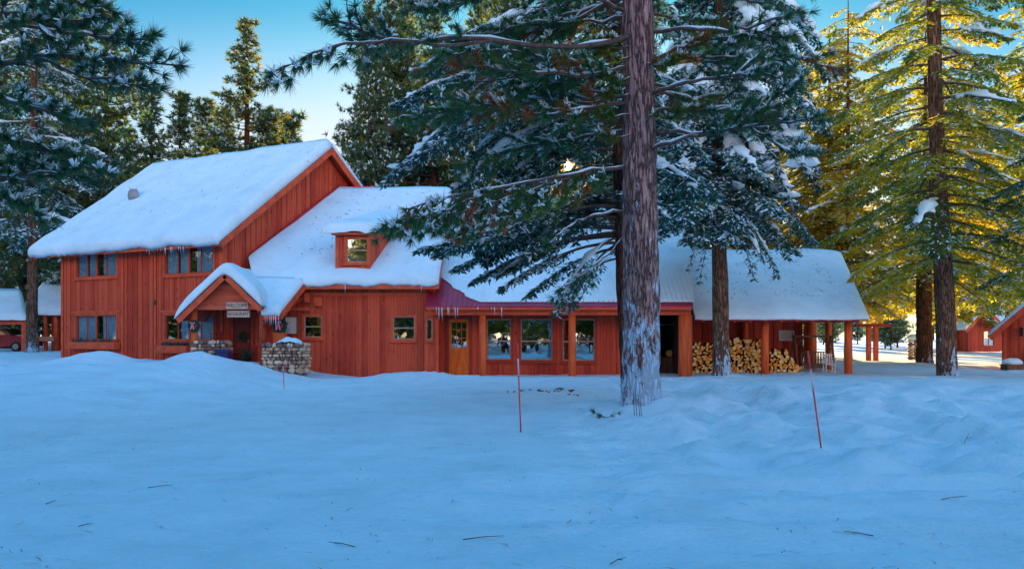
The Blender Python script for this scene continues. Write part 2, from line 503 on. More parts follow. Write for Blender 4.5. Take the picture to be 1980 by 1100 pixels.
# deeper teal higher up in front of the camera's side of the sky
dp_ = N(nt, 'ShaderNodeMapRange', interpolation_type='SMOOTHSTEP'); nt.links.new(sepf.outputs[2], dp_.inputs[0]); dp_.inputs[1].default_value = .16; dp_.inputs[2].default_value = .37
dy_ = N(nt, 'ShaderNodeMapRange', interpolation_type='SMOOTHSTEP'); nt.links.new(sepf.outputs[1], dy_.inputs[0]); dy_.inputs[1].default_value = .45; dy_.inputs[2].default_value = .8
dq_ = N(nt, 'ShaderNodeMath', operation='MULTIPLY'); nt.links.new(dp_.outputs[0], dq_.inputs[0]); nt.links.new(dy_.outputs[0], dq_.inputs[1])
dk_ = N(nt, 'ShaderNodeMix', data_type='RGBA', blend_type='MULTIPLY'); nt.links.new(dq_.outputs[0], dk_.inputs[0]); nt.links.new(tint.outputs[2], dk_.inputs[6]); dk_.inputs[7].default_value = (.24, .66, .72, 1)
hx_ = N(nt, 'ShaderNodeMix', data_type='RGBA'); nt.links.new(hm_.outputs[0], hx_.inputs[0]); nt.links.new(dk_.outputs[2], hx_.inputs[6]); hx_.inputs[7].default_value = (2.95, 2.75, 3.0, 1)
# warm aureole of scattered light close round the sun
au = N(nt, 'ShaderNodeMapRange', interpolation_type='SMOOTHERSTEP'); nt.links.new(dot.outputs['Value'], au.inputs[0]); au.inputs[1].default_value = math.cos(R(2.4)); au.inputs[2].default_value = math.cos(R(.15))
ax_ = N(nt, 'ShaderNodeMix', data_type='RGBA'); nt.links.new(au.outputs[0], ax_.inputs[0]); nt.links.new(hx_.outputs[2], ax_.inputs[6]); ax_.inputs[7].default_value = (6.5, 3.0, .8, 1)
nt.links.new(ax_.outputs[2], dm.inputs[6]); dm.inputs[7].default_value = (60, 46, 26, 1)
# added pink fill low in the sky opposite the sun, warming the walls
sep = nt.nodes.new('ShaderNodeSeparateXYZ'); nt.links.new(tc.outputs['Generated'], sep.inputs[0])
by = N(nt, 'ShaderNodeMapRange'); nt.links.new(sep.outputs[1], by.inputs[0]); by.inputs[1].default_value = .1; by.inputs[2].default_value = -.7; by.inputs[3].default_value = 0; by.inputs[4].default_value = 1
bz = N(nt, 'ShaderNodeMapRange', interpolation_type='SMOOTHSTEP'); nt.links.new(sep.outputs[2], bz.inputs[0]); bz.inputs[1].default_value = .60; bz.inputs[2].default_value = .10; bz.inputs[3].default_value = 0; bz.inputs[4].default_value = 1
bm = N(nt, 'ShaderNodeMath', operation='MULTIPLY'); nt.links.new(by.outputs[0], bm.inputs[0]); nt.links.new(bz.outputs[0], bm.inputs[1])
pink_fill = N(nt, 'ShaderNodeMix', data_type='RGBA', blend_type='ADD'); nt.links.new(bm.outputs[0], pink_fill.inputs[0]); nt.links.new(dm.outputs[2], pink_fill.inputs[6]); pink_fill.inputs[7].default_value = (5.6, 2.4, 1.4, 1)
# the dome brightens overhead and away from the sun as added fill, out of view
zf = N(nt, 'ShaderNodeMapRange', interpolation_type='SMOOTHSTEP'); nt.links.new(sep.outputs[2], zf.inputs[0]); zf.inputs[1].default_value = .38; zf.inputs[2].default_value = .85; zf.inputs[3].default_value = 1; zf.inputs[4].default_value = SKY_FILL
yf_ = N(nt, 'ShaderNodeMapRange', interpolation_type='SMOOTHSTEP'); nt.links.new(sep.outputs[1], yf_.inputs[0]); yf_.inputs[1].default_value = .2; yf_.inputs[2].default_value = -.7; yf_.inputs[3].default_value = 1; yf_.inputs[4].default_value = 1.7
zm_ = N(nt, 'ShaderNodeMath', operation='MULTIPLY'); nt.links.new(zf.outputs[0], zm_.inputs[0]); nt.links.new(yf_.outputs[0], zm_.inputs[1])
dome = N(nt, 'ShaderNodeVectorMath', operation='SCALE'); nt.links.new(pink_fill.outputs[2], dome.inputs[0]); nt.links.new(zm_.outputs[0], dome.inputs['Scale'])
nt.links.new(dome.outputs[0], bg.inputs[0]); bg.inputs[1].default_value = .10
nt.links.new(bg.outputs[0], wo.inputs[0])
ld = bpy.data.lights.new('sun', 'SUN'); ld.energy = 5.0; ld.angle = R(.5); ld.color = (1.0, .72, .40)
lo = bpy.data.objects.new('sun', ld); COL.objects.link(lo)
lo.rotation_euler = (-sdir).to_track_quat('-Z', 'Y').to_euler()
lo.location = (5, 60, 40)
SC.view_settings.view_transform = 'Standard'
SC.view_settings.look = 'None'
SC.view_settings.exposure = 1.72
SC.view_settings.gamma = 1.0
SC.cycles.use_denoising = True
SC.cycles.max_bounces = 6; SC.cycles.diffuse_bounces = 3; SC.cycles.transparent_max_bounces = 8


# ------------------------------------------------------------------ ground
def ground(X, Y):
    X = np.asarray(X, float); Y = np.asarray(Y, float)
    near = sm((Y - 13) / 18)
    z = .60 * sm((-6.8 - X) / 4.2) * near
    z = z + .25 * np.exp(-((X + 3.4) / 1.9) ** 2 - ((Y - 34.0) / 1.6) ** 2)
    z = z + .36 * np.exp(-((X + 15.6) / 1.3) ** 2 - ((Y - 33.5) / 1.5) ** 2)
    z = z + .42 * np.exp(-((X + 11.4) / 1.15) ** 2 - ((Y - 31.6) / 1.3) ** 2)
    z = z - .22 * np.exp(-((X + 13.4) / .8) ** 2 - ((Y - 32) / 2.5) ** 2)
    z = z + .12 * np.exp(-((X + 9.6) / .7) ** 2 - ((Y - 32.6) / .8) ** 2)
    # mounds round the big pine and along the plough berm
    z = z + .16 * np.exp(-((X - 2.9) / 1.3) ** 2 - ((Y - 18.0) / 1.5) ** 2)
    z = z + .13 * np.exp(-((X - 3.2) / .45) ** 2 - ((Y - 15.6) / .8) ** 2)
    z = z + .18 * np.exp(-((X - 8.6) / .7) ** 2 - ((Y - 35.2) / .8) ** 2)
    z = z + .20 * np.exp(-((X - 22) / 1.5) ** 2 - ((Y - 47.5) / 2) ** 2)
    rightw = sm((X + .5) / 4)
    lump = fbm(X * .75 + 3, Y * .5, 5, 4)
    z = z + rightw * sm((Y - 9.5) / 2) * (1 - sm((Y - 22) / 14)) * (lump * .50 + .16 * fbm(X * 2.1, Y * 1.3, 15, 3))
    z = z + rightw * .15 * np.exp(-((Y - 10.6 - .04 * X) / .40) ** 2) * (1 + fbm(X * .8, Y * .3, 9, 3))
    tr = np.zeros_like(z)
    for k, (yc, a) in enumerate(((9.9, -.08), (9.5, .08), (9.05, -.09), (8.7, .05), (8.25, .05), (7.75, -.07), (7.2, .05), (6.6, -.05))):
        tr = tr + a * np.exp(-((Y - yc - .03 * X - .15 * vnoise(X * .3, X * 0 + k, 31)) / .16) ** 2)
    z = z + sm((X + 3) / 5) * tr
    leftb = sm((1 - X) / 5) * sm((Y - 20) / 8) * (1 - sm((Y - 34) / 3))
    z = z + leftb * .20 * fbm(X * .45, Y * .55, 21, 3)
    z = z + .05 * fbm(X * .25, Y * .25, 2, 3) * sm((Y - 3) / 6)
    z = z + .05 * fbm(X * 2.2, Y * 1.3, 7, 4) * (1 - sm((Y - 40) / 20))
    z = z + sm((Y - 60) / 100) * .8
    z = z + .016 * fbm(X * 6, Y * 4, 19, 3) * (1 - sm((Y - 14) / 8))
    z = z + .03 * fbm(X * .9, Y * .9, 29, 4) * sm((Y - 5) / 4) * (1 - sm((Y - 34) / 6))
    # cleared strip along the porch wall keeps the boards visible
    z = z - .10 * np.exp(-((Y - 36.3) / 1.0) ** 2) * sm((X + 7.5) / 1.5) * (1 - sm((X - 6) / 2))
    return z


def gz(x, y):
    return float(ground(np.array([x]), np.array([y]))[0])


def axis(segs):
    out = []
    for a, b, s in segs: out += list(np.arange(a, b - 1e-6, s))
    out.append(segs[-1][1])
    return np.array(out)


ys = axis([(-400, -60, 40), (-60, 0, 5), (0, 4, .5), (4, 17, .11), (17, 42, .2), (42, 70, .7), (70, 200, 6), (200, 800, 60)])
xs = axis([(-600, -100, 50), (-100, -30, 4), (-30, -12, .3), (-12, 13, .16), (13, 30, .3), (30, 100, 4), (100, 600, 50)])
XX, YY = np.meshgrid(xs, ys)
ZZ = ground(XX, YY)
# boot prints: trails across the yard and trampled patches
rs = np.random.default_rng(5)
prints = []
for (ax, ay, bx, by, n_) in ((-6.5, 12, -11.6, 33, 46), (.6, 7.0, 2.4, 24, 44), (5.5, 9, 7.4, 34, 60), (9, 34, -2, 30, 30), (-1.5, 31, -3.5, 35.5, 12)):
    for k in range(n_):
        t_ = k / n_; prints.append((ax + (bx - ax) * t_ + .3 * math.sin(t_ * 9) + (.13 if k % 2 else -.13), ay + (by - ay) * t_ + rs.normal(0, .06)))
for k in range(170): prints.append((rs.uniform(1.5, 9), rs.uniform(11.5, 30)))
for (fx, fy) in prints:
    i0, i1 = np.searchsorted(xs, (fx - .6, fx + .6)); j0, j1 = np.searchsorted(ys, (fy - .7, fy + .7))
    if i1 <= i0 or j1 <= j0: continue
    d2 = ((XX[j0:j1, i0:i1] - fx) / .15) ** 2 + ((YY[j0:j1, i0:i1] - fy) / .22) ** 2
    ZZ[j0:j1, i0:i1] += -.075 * np.exp(-d2) + .022 * np.exp(-((np.sqrt(d2) - 1.7) / .5) ** 2)
V = np.stack([XX, YY, ZZ], -1).reshape(-1, 3)
nx, ny = len(xs), len(ys)
i = np.arange(ny - 1)[:, None] * nx; j = np.arange(nx - 1)[None, :]
Fq = np.stack([i + j, i + j + 1, i + nx + j + 1, i + nx + j], -1).reshape(-1, 4)
sw = SW(); sw.add(V, Fq)
g = link_mesh('snowy_ground', sw.mesh('snowy_ground'), M['snow'], None, True)
g['kind'] = 'structure'
# ------------------------------------------------------------------ building helpers
def wall(mb, x0, x1, z0, z1, y, th, ops=()):
    xs_ = sorted({x0, x1} | {o[0] for o in ops} | {o[1] for o in ops})
    zs_ = sorted({z0, z1} | {o[2] for o in ops} | {o[3] for o in ops})
    for a, b in zip(xs_[:-1], xs_[1:]):
        for c, d in zip(zs_[:-1], zs_[1:]):
            mx, mz = (a + b) / 2, (c + d) / 2
            if any(o[0] < mx < o[1] and o[2] < mz < o[3] for o in ops): continue
            mb.box(a, b, y, y + th, c, d)


def battens(mb, x0, x1, z0, z1, y, step, ops=(), w=.045, d=.025, m=.1, rr=rng):
    x = x0 + step * .5
    while x < x1 - .02:
        segs = [(z0, z1)]
        for o in ops:
            if o[0] - m < x < o[1] + m:
                ns = []
                for a, b in segs:
                    lo, hi = o[2] - m, o[3] + m
                    if hi <= a or lo >= b: ns.append((a, b)); continue
                    if lo > a: ns.append((a, lo))
                    if hi < b: ns.append((hi, b))
                segs = ns
        for a, b in segs:
            if b - a > .05: mb.box(x - w / 2, x + w / 2, y - d, y, a, b)
        x += step * (1 + .08 * (rr.random() - .5))


def window(parent, Mx, x0, x1, z0, z1, y, mull=(), horiz=(), casing='trim', sash='sash', curtain=None, sill=True, cw=.09, thick=(), name='window'):
    """opening x0..x1,z0..z1 in a wall whose face is at y (room behind)"""
    mb = MB(Mx)
    o = .032
    mb.box(x0 - cw, x0, y - o, y, z0 - cw, z1 + cw); mb.box(x1, x1 + cw, y - o, y, z0 - cw, z1 + cw)
    mb.box(x0, x1, y - o, y, z1, z1 + cw)
    mb.box(x0, x1, y - o, y, z0 - cw, z0)
    w = mb.build(name, M[casing], parent)
    s = MB(Mx); b = .04; yf = y + .015
    s.box(x0, x0 + b, yf, yf + .05, z0, z1); s.box(x1 - b, x1, yf, yf + .05, z0, z1)
    s.box(x0 + b, x1 - b, yf, yf + .05, z1 - b, z1); s.box(x0 + b, x1 - b, yf, yf + .05, z0, z0 + b)
    for xm in mull: 
        t = .085 if xm in thick else .03
        s.box(xm - t / 2, xm + t / 2, yf - .003, yf + .047, z0 + b, z1 - b)
    for zm in horiz: s.box(x0 + b, x1 - b, yf - .006, yf + .04, zm - .025, zm + .025)
    s.build('sash', M[sash], w)
    p = MB(Mx); p.box(x0 + .01, x1 - .01, y + .07, y + .078, z0 + .01, z1 - .01)
    p.build('pane', M['glass_house' if curtain else 'glass'], w)
    if curtain:
        for (a, c) in curtain:
            cu = MB(Mx); n = max(4, int((c - a) / .07))
            vs = []; fs = []
            for k in range(n + 1):
                xx = a + (c - a) * k / n; yy = y + .13 + (.03 if k % 2 else 0)
                vs += [(xx, yy, z0 + .02), (xx, yy, z1)]
            fs = [(2 * k, 2 * k + 2, 2 * k + 3, 2 * k + 1) for k in range(n)]
            cu.add(vs, fs); cu.build('curtain', M['curtain'], w)
    if sill:
        q = MB(Mx); q.box(x0 - cw - .03, x1 + cw + .03, y - .09, y - .034, z0 - cw - .045, z0 - cw + .01); q.build('sill', M[casing], w)
    return w


def snow_sheet(name, parent, Pfn, nrm, b0, b1, aL, aR, T, na, nb, r=.35, sag=.12, seed=0, dist=None, sagw=.7, mat='roofsnow', nz=.10, Mx=None, thin=.12, lin=False, rib=0):
    nrm = np.array(nrm) / np.linalg.norm(nrm)
    l0_ = aL(b1)
    top = np.zeros((nb + 1, na + 1, 3)); bot = np.zeros_like(top)
    for jj in range(nb + 1):
        tb = jj / nb; tb = tb ** 1.35
        b = b0 + (b1 - b0) * tb
        l, rr_ = aL(b), aR(b)
        for ii in range(na + 1):
            s = ii / na
            s = s + .10 * math.sin(2 * math.pi * s) * -.8      # denser at both rims
            a = l + (rr_ - l) * s
            d = min(a - l, rr_ - a, b - b0) if dist is None else dist(a, b, l, rr_)
            e = min(max(d, 0) / r, 1) if lin else math.sqrt(max(0, 1 - (1 - min(max(d, 0) / r, 1)) ** 2))
            nn = float(fbm(np.array([a * .6 + seed]), np.array([b * .6]), seed, 3)[0])
            ed = float(vnoise(np.array([a * 1.7]), np.array([seed * 3.1]), seed + 5)) + .5 * float(vnoise(np.array([a * 5.]), np.array([seed * 1.1]), seed + 8))
            t = T * (thin + (1 - thin) * e) * (1 + nz * 2 * nn)
            if rib: t = t * (1 + .5 * float(vnoise(np.array([a * .9]), np.array([b * .5]), 77))) + rib * (.5 - abs(((a - l0_) / .205) % 1 - .5)) * max(0, 1 - (b - b0) / 5)
            p = np.array(Pfn(a, b), float)
            dz = 0; dy = np.zeros(3)
            if b - b0 < sagw and sag:
                k = (1 - (b - b0) / sagw) ** 2
                dz = -(sag * (.55 + 1.1 * ed)) * k
            top[jj, ii] = p + nrm * t + np.array([0, 0, dz])
            bot[jj, ii] = p + nrm * .012 + np.array([0, 0, dz if jj == 0 else dz * .3])
    n1 = (nb + 1) * (na + 1)
    Vv = np.concatenate([top.reshape(-1, 3), bot.reshape(-1, 3)])
    if Mx is not None:
        A = np.array(Mx); Vv = Vv @ A[:3, :3].T + A[:3, 3]
    fs = []
    w_ = na + 1
    for jj in range(nb):
        for ii in range(na):
            q = (jj * w_ + ii, jj * w_ + ii + 1, (jj + 1) * w_ + ii + 1, (jj + 1) * w_ + ii)
            fs.append(q); fs.append(tuple(n1 + z for z in q[::-1]))
    ring = [ii for ii in range(na)] + [jj * w_ + na for jj in range(nb)] + [nb * w_ + ii for ii in range(na, 0, -1)] + [jj * w_ for jj in range(nb, 0, -1)]
    for k in range(len(ring)):
        a, b = ring[k], ring[(k + 1) % len(ring)]
        fs.append((a, n1 + a, n1 + b, b))
    me = bpy.data.meshes.new(name); me.from_pydata([tuple(x) for x in Vv], [], fs); me.validate()
    return link_mesh(name, me, M[mat], parent, True)


def icicles(parent, pts, lens, name='icicle'):
    for p, L in zip(pts, lens):
        mb = MB(); r = .014 + .012 * L
        mb.tube([p, (p[0] + .004, p[1], p[2] - L * .45), (p[0] + .008, p[1], p[2] - L)], [r, r * .6, .002], 6)
        mb.build(name, M['ice'], parent, True)


def prj(px, D): return (px - CX) / F * D
def zat(py, D): return CAMZ + (HY - py) / F * D


# ================================================================== two-storey house
HP = np.array([-11.86, 36.0]); ang = math.atan2(-.48, .876)
house = thing('two_storey_house', 'tall red two-storey house with thick snow on its gabled roof, left of the entrance porch', 'house', (HP[0], HP[1], .35), ang)
HM = Matrix.Translation(Vector((HP[0], HP[1], 0))) @ Matrix.Rotation(ang, 4, 'Z')
HMi = np.array(HM.inverted())
hc, hs = math.cos(ang), math.sin(ang)


def hw(px, py, y=0.0):
    """pixel -> (x,z) on the house's front wall plane (local y)"""
    d = np.array([(px - CX) / F, 1.0, (HY - py) / F])
    n = np.array([-hs, hc])
    P0 = HP + n * y
    t = (n @ P0) / (n @ d[:2])
    w = np.array([0, 0, CAMZ]) + d * t
    l = HMi[:3, :3] @ w + HMi[:3, 3]
    return l[0], l[2]


HX0 = hw(120, 600)[0]
ZE, PITCH, OV = 5.45, .74, .55
RY = 6.25                      # ridge, local y
zroof = lambda y: ZE + PITCH * (y + OV) if y <= RY else ZE + PITCH * (2 * RY + OV - y)
ops = []
wins = []
for (x0, x1, y0, y1, sash) in ((148, 226, 489, 535, 0), (319, 413, 479, 529, 0), (147, 225, 610, 657, 1), (319, 413, 609, 657, 1)):
    a, zt = hw(x0, y0); b, _ = hw(x1, y0); _, zb = hw((x0 + x1) / 2, y1)
    ops.append((a, b, zb, zt)); wins.append((a, b, zb, zt))
hb = MB(HM)
wall(hb, HX0, 0, -.3, ZE + .38, 0, .16, ops)
battens(hb, HX0 + .15, -.1, -.3, ZE + .38, 0, .33, ops)
hb.box(HX0, HX0 + .16, .16, 2 * RY, -.3, ZE + .38)
hb.box(HX0 + .16, 0, 2 * RY - .16, 2 * RY, -.3, ZE + .38)
hb.build('front_wall', M['siding'], house)
gw = MB(HM)
gw.prism([(-.16, .16, -.3), (-.16, 2 * RY, -.3), (-.16, 2 * RY, zroof(2 * RY) - .22), (-.16, RY, zroof(RY) - .22), (-.16, .16, zroof(.16) - .22)], (.16, 0, 0))
y = .35
while y < 2 * RY - .1:
    gw.box(0, .028, y - .022, y + .022, 2.5, zroof(y) - .24); y += .31
gw.prism([(HX0, .16, ZE + .1), (HX0, 2 * RY, ZE + .1), (HX0, RY, zroof(RY) - .22)], (.15, 0, 0))
gw.build('gable_wall', M['siding'], house)
ir = MB(HM); ir.box(HX0 + .2, -.2, 3.0, 3.05, -.3, ZE + .3); ir.box(HX0 + .2, -.2, .2, 3.0, 2.75, 2.8); ir.build('dark_backing', M['dark'], house)
tb = MB(HM)
for px in (120, 236, 299):
    a = hw(px, 600)[0]
    tb.box(a if px > 120 else a - .03, a + .14, -.045, -.0265, -.25, ZE + .2)
tb.box(-.16, .03, -.04, -.004, 1.8, ZE + .2)
for (a, b, zb, zt) in wins: tb.box(a - .3, b + .3, -.047, -.034, zt + .10, zt + .2)
tb.build('corner_boards', M['trim'], house)
for k, (a, b, zb, zt) in enumerate(wins):
    W4 = b - a
    q = [a + W4 * .27, a + W4 * .5, a + W4 * .74]
    window(house, HM, a, b, zb, zt, 0, mull=q, thick=(q[1],), sash='sash_red', curtain=[(a + .02, a + W4 * (.22 if k != 2 else .3)), (a + W4 * .28, a + W4 * .46), (a + W4 * .62, b - .02)] if k < 3 else [(a + W4 * .3, a + W4 * .5), (a + W4 * .55, b)])
# window boxes below the lower windows
for (x0, x1, y0) in ((130, 222, 661), (304, 362, 668)):
    a, z = hw(x0, y0, -.3); b, _ = hw(x1, y0, -.3)
    fb = MB(HM); fb.box(a, b, -.34, -.05, z - .26, z); fb.box(a - .03, b + .03, -.37, -.048, z - .31, z - .262)
    fbo = fb.build('window_box', M['trim'], house)
    gr = []
    for k in range(90):
        c = (a + .1 + (b - a - .2) * rng.random(), -.2 + .1 * rng.normal(), z + .02)
        gr.append(c)
    gr = np.array(gr)
    lv = np.zeros((len(gr), 3, 3)); dr = rng.normal(0, 1, (len(gr), 3)); dr[:, 2] = abs(dr[:, 2]) + .4; dr /= np.linalg.norm(dr, axis=1, keepdims=True)
    sd = np.cross(dr, rng.normal(0, 1, (len(gr), 3))); sd /= np.linalg.norm(sd, axis=1, keepdims=True)
    lv[:, 0] = gr - sd * .03; lv[:, 1] = gr + sd * .03; lv[:, 2] = gr + dr * .22
    A = np.array(HM); lvw = lv.reshape(-1, 3) @ A[:3, :3].T + A[:3, 3]
    link_mesh('greenery', np_mesh('greenery', lvw, 3, rng.random(len(gr)) * .6), M['fir'], fbo)
# roof boards, fascia, rakes
RL, RR_ = hw(66, 480, -OV)[0], .42
rb = MB(HM)
def roofp(x, y, d=0): return (x, y, zroof(y) + d)
for s in (0, 1):
    ya, yb = (-OV, RY) if s == 0 else (2 * RY + OV, RY)
    rb.prism([roofp(RL, ya), roofp(RR_, ya), roofp(RR_, yb), roofp(RL, yb)], (0, 0, -.12))
ro = rb.build('roof', M['trim_d'], house)
fa = MB(HM)
fa.beam((RL - .02, -OV - .03, ZE - .1), (RR_ + .04, -OV - .03, ZE - .1), .05, .27)
fa.build('fascia', M['trim'], house)
rk = MB(HM)
for x in (RR_ + .03, RL - .03):
    rk = MB(HM)
    rk.beam((x, -OV, ZE - .14), (x, RY, zroof(RY) - .14), .06, .34)
    rk.beam((x, 2 * RY + OV, ZE - .14), (x, RY - .02, zroof(RY) - .14), .06, .34); rk.build('rake_board', M['trim'], house)

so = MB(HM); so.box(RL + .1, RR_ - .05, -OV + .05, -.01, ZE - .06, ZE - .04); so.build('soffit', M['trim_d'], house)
pf = lambda a, b: (a, b, zroof(b))
s1 = snow_sheet('roof_snow', house, pf, (0, -PITCH, 1), -OV - .12, RY, lambda b: RL - .12, lambda b: RR_ + .1, .42, 90, 40, r=.26, sag=.15, seed=3, Mx=HM, sagw=1.2, nz=.14, thin=.42)
pf2 = lambda a, b: (a, 2 * RY - b, zroof(2 * RY - b))
snow_sheet('roof_snow', house, lambda a, b: (-a, 2 * RY - b, zroof(2 * RY - b)), (0, PITCH, 1), -OV - .12, RY, lambda b: -RR_ - .1, lambda b: -RL + .12, .40, 40, 20, r=.5, sag=.2, seed=4, Mx=HM)
pts = []; ln = []
for k in range(16):
    px = 285 + 75 * k / 16 + rng.normal(0, 3); a, z = hw(px, 474, -OV - .1)
    w = HM @ Vector((a, -OV - .1, ZE - .04 - .1)); pts.append((w[0], w[1], w[2])); ln.append(.1 + .22 * rng.random())
icicles(s1, pts, ln)
# lantern on the wall
a, z = hw(301, 585, 0)
lb = MB(HM); lb.box(a - .06, a + .06, -.14, -.048, z - .09, z + .06); lb.beam((a, -.1, z + .06), (a, -.1, z + .12), .16, .02, (0, 1, 0)); lb.build('wall_box', M['oldwood'], house)

# dish on the roof
a, zt = -7.6, 0
dpos = HM @ Vector((-7.75, 3.2, zroof(3.2) + .33))
c = at(258, 378, 42.3)
dish = thing('roof_dish', 'small grey snow-capped dish on a bent arm standing out of the roof snow', 'dish', tuple(c))
mb = MB(); cx, cy, cz = c
mb.tube([(cx - .35, cy + .9, cz + .35), (cx - .2, cy + .3, cz + .38), (cx, cy + .06, cz + .2)], [.035] * 3, 8); mb.build('arm', M['iron'], dish, True)
mb = MB()
n = 14; vs = []; fs = []
for i in range(5):
    rr_ = .34 * i / 4
    for k in range(n):
        t = 2 * math.pi * k / n; vs.append((cx + rr_ * .78 * math.cos(t), cy - .12 + .35 * rr_ * rr_ * 2, cz + rr_ * 1.12 * math.sin(t)))
for i in range(4):
    for k in range(n): fs.append((i * n + k, i * n + (k + 1) % n, (i + 1) * n + (k + 1) % n, (i + 1) * n + k))
fs2 = [(a_ + len(vs), b_ + len(vs), c_ + len(vs), d_ + len(vs)) for a_, b_, c_, d_ in fs]
mb.add(vs + [(x, y_ + .05, z_) for x, y_, z_ in vs], fs + [f[::-1] for f in fs2]); mb.build('reflector_bowl', M['grey'], dish, True)
mb = MB(); mb.blob((cx, cy - .02, cz + .36), (.22, .12, .09), 4); mb.build('snow_cap', M['treesnow'], dish, True)
mb = MB()
mb.box(cx - .16, cx - .07, cy - .2, cy - .08, cz - .47, cz - .34); mb.build('feed_horn', M['iron'], dish); mb = MB(); mb.box(cx + .02, cx + .14, cy - .2, cy - .08, cz - .49, cz - .34); mb.build('feed_horn', M['iron'], dish)

# ================================================================== wing with the dormer
wing = thing('dormer_wing', 'red single-storey wing with a dormer window and entrance porch under deep roof snow', 'building', (-6.5, 36.6, 0))
WD, WE, WZ, WP = 36.6, 36.0, 3.80, .74
wz = lambda Y: WZ + WP * (Y - WE)
RYW = 42.4
gl = lambda Y: -11.86 + .548 * (Y - 36) + .10
XL, XR = prj(548, WD), prj(846, WE)
XRW = prj(842, WD)
ops = []
def opn(x0, x1, y0, y1, D): return (prj(x0, D), prj(x1, D), zat(y1, D), zat(y0, D))
w1 = opn(588, 622, 611, 652, WD); w2 = opn(760, 802, 612, 656, WD)
wb = MB()
wall(wb, XL, XRW, -.5, 3.62, WD, .16, [w1, w2])
wb.box(XL, XL + .16, WD + .16, WD + 1.4, -.5, 3.4)
wb.box(XRW - .16, XRW, WD + .16, WD + 5, -.5, 4.8)
battens(wb, XL + .5, XRW, -.5, 3.5, WD, .245, [w1, w2], w=.035, d=.026)
wb.build('front_wall', M['siding'], wing)
wr = MB(); wr.box(-11.5, XRW - .2, WD + 3.2, WD + 3.25, -.5, 4.2); wr.build('dark_backing', M['dark'], wing)
wt = MB(); wt.box(XRW - .17, XRW + .02, WD - .06, WD - .02, -.5, 3.5); wt.box(XL + .02, XL + .16, WD - .055, WD - .002, -.5, 3.0)
wt.box(prj(575, WD), XRW - .2, WD - .055, WD - .027, 3.28, 3.42)
wt.build('corner_boards', M['trim'], wing)
window(wing, None, *w1[:2], *w1[2:], WD, horiz=((w1[2] + w1[3]) / 2,), sash='sash')
window(wing, None, *w2[:2], *w2[2:], WD, horiz=((w2[2] + w2[3]) / 2,), sash='sash')
# roof deck: main slope, back slope and the low extension over the entry
rm = MB()
rm.prism([(prj(590, WE), WE, wz(WE)), (XR, WE, wz(WE)), (XR + .1, RYW, wz(RYW)), (gl(RYW), RYW, wz(RYW)), (gl(37.3), 37.3, wz(37.3))], (0, 0, -.1))
E0 = 34.2
exL = lambda Y: -9.75 + (Y - E0) / (37.3 - E0) * (-11.15 + 9.75)
exR = lambda Y: prj(541, E0) + (Y - E0) / (WE - E0) * (prj(590, WE) - prj(541, E0))
rm.prism([(exL(E0), E0, wz(E0)), (exR(E0), E0, wz(E0)), (exR(WE), WE, wz(WE)), (gl(37.3), 37.3, wz(37.3))], (0, 0, -.1))
rm.prism([(gl(RYW), RYW + .02, wz(RYW)), (XR + .1, RYW + .02, wz(RYW)), (XR + .1, RYW + 6, wz(RYW) - 4.4), (gl(RYW), RYW + 6, wz(RYW) - 4.4)], (0, 0, -.1))
rm.build('roof', M['trim_d'], wing)
fb = MB()
fb.beam((prj(590, WE) - .02, WE - .04, WZ - .14), (XR + .05, WE - .04, WZ - .14), .07, .26)
fb.beam((exR(E0), E0 - .02, wz(E0) - .13), (prj(590, WE), WE - .05, WZ - .13), .07, .26)
fb.beam((XR + .03, WE, WZ - .12), (XR + .13, RYW, wz(RYW) - .12), .07, .26)
fb.beam((exL(E0), E0 - .03, wz(E0) - .12), (exR(E0), E0 - .03, wz(E0) - .12), .06, .2)
fb.build('fascia', M['trim'], wing)
# magenta flashing up the gable wall
fl = MB()
pl = [(gl(Y) + .0, Y, wz(Y) + .30) for Y in (37.3, 39, 41, RYW)]
for a, b in zip(pl[:-1], pl[1:]): fl.beam(a, b, .14, .14)
fl.beam((gl(RYW), RYW, wz(RYW) + .2), (-6.6, RYW, wz(RYW) + .2), .3, .1)
fl.build('roof_flashing', M['metal'], wing)
wpf = lambda a, b: (a, b, wz(b))
x590 = prj(590, WE)
ws = snow_sheet('roof_snow', wing, wpf, (0, -WP, 1), WE - .1, RYW, lambda b: (gl(b) - .02 if b > 37.3 else exL(b)), lambda b: XR + .05 + .015 * (b - WE), .30, 80, 34, r=.35, sag=.14, seed=12, sagw=.6,
                dist=lambda a, b, l, r_: min(r_ - a, max(b - WE + .1, (x590 - a) * 1.2)), nz=.15, thin=.35)
snow_sheet('entry_snow', wing, wpf, (0, -WP, 1), E0 - .06, WE - .02, exL, lambda b: exR(b) + .03, .30, 20, 14, r=.3, sag=.1, seed=13, sagw=.4,
           dist=lambda a, b, l, r_: min(r_ - a, b - E0 + .06), nz=.15, thin=.35)
pts = []; ln = []
for k in range(7):
    x = exL(E0) + .1 + (exR(E0) - exL(E0) - .1) * (k + .5 + .2 * rng.normal()) / 7; pts.append((x, E0 - .05, wz(E0) - .05)); ln.append(.3 + .5 * rng.random())
for k in range(12):
    x = x590 + .2 + (XR - x590 - .4) * rng.random(); pts.append((x, WE - .12, WZ - .03)); ln.append(.05 + .42 * rng.random() ** 2)
icicles(ws, pts, ln)
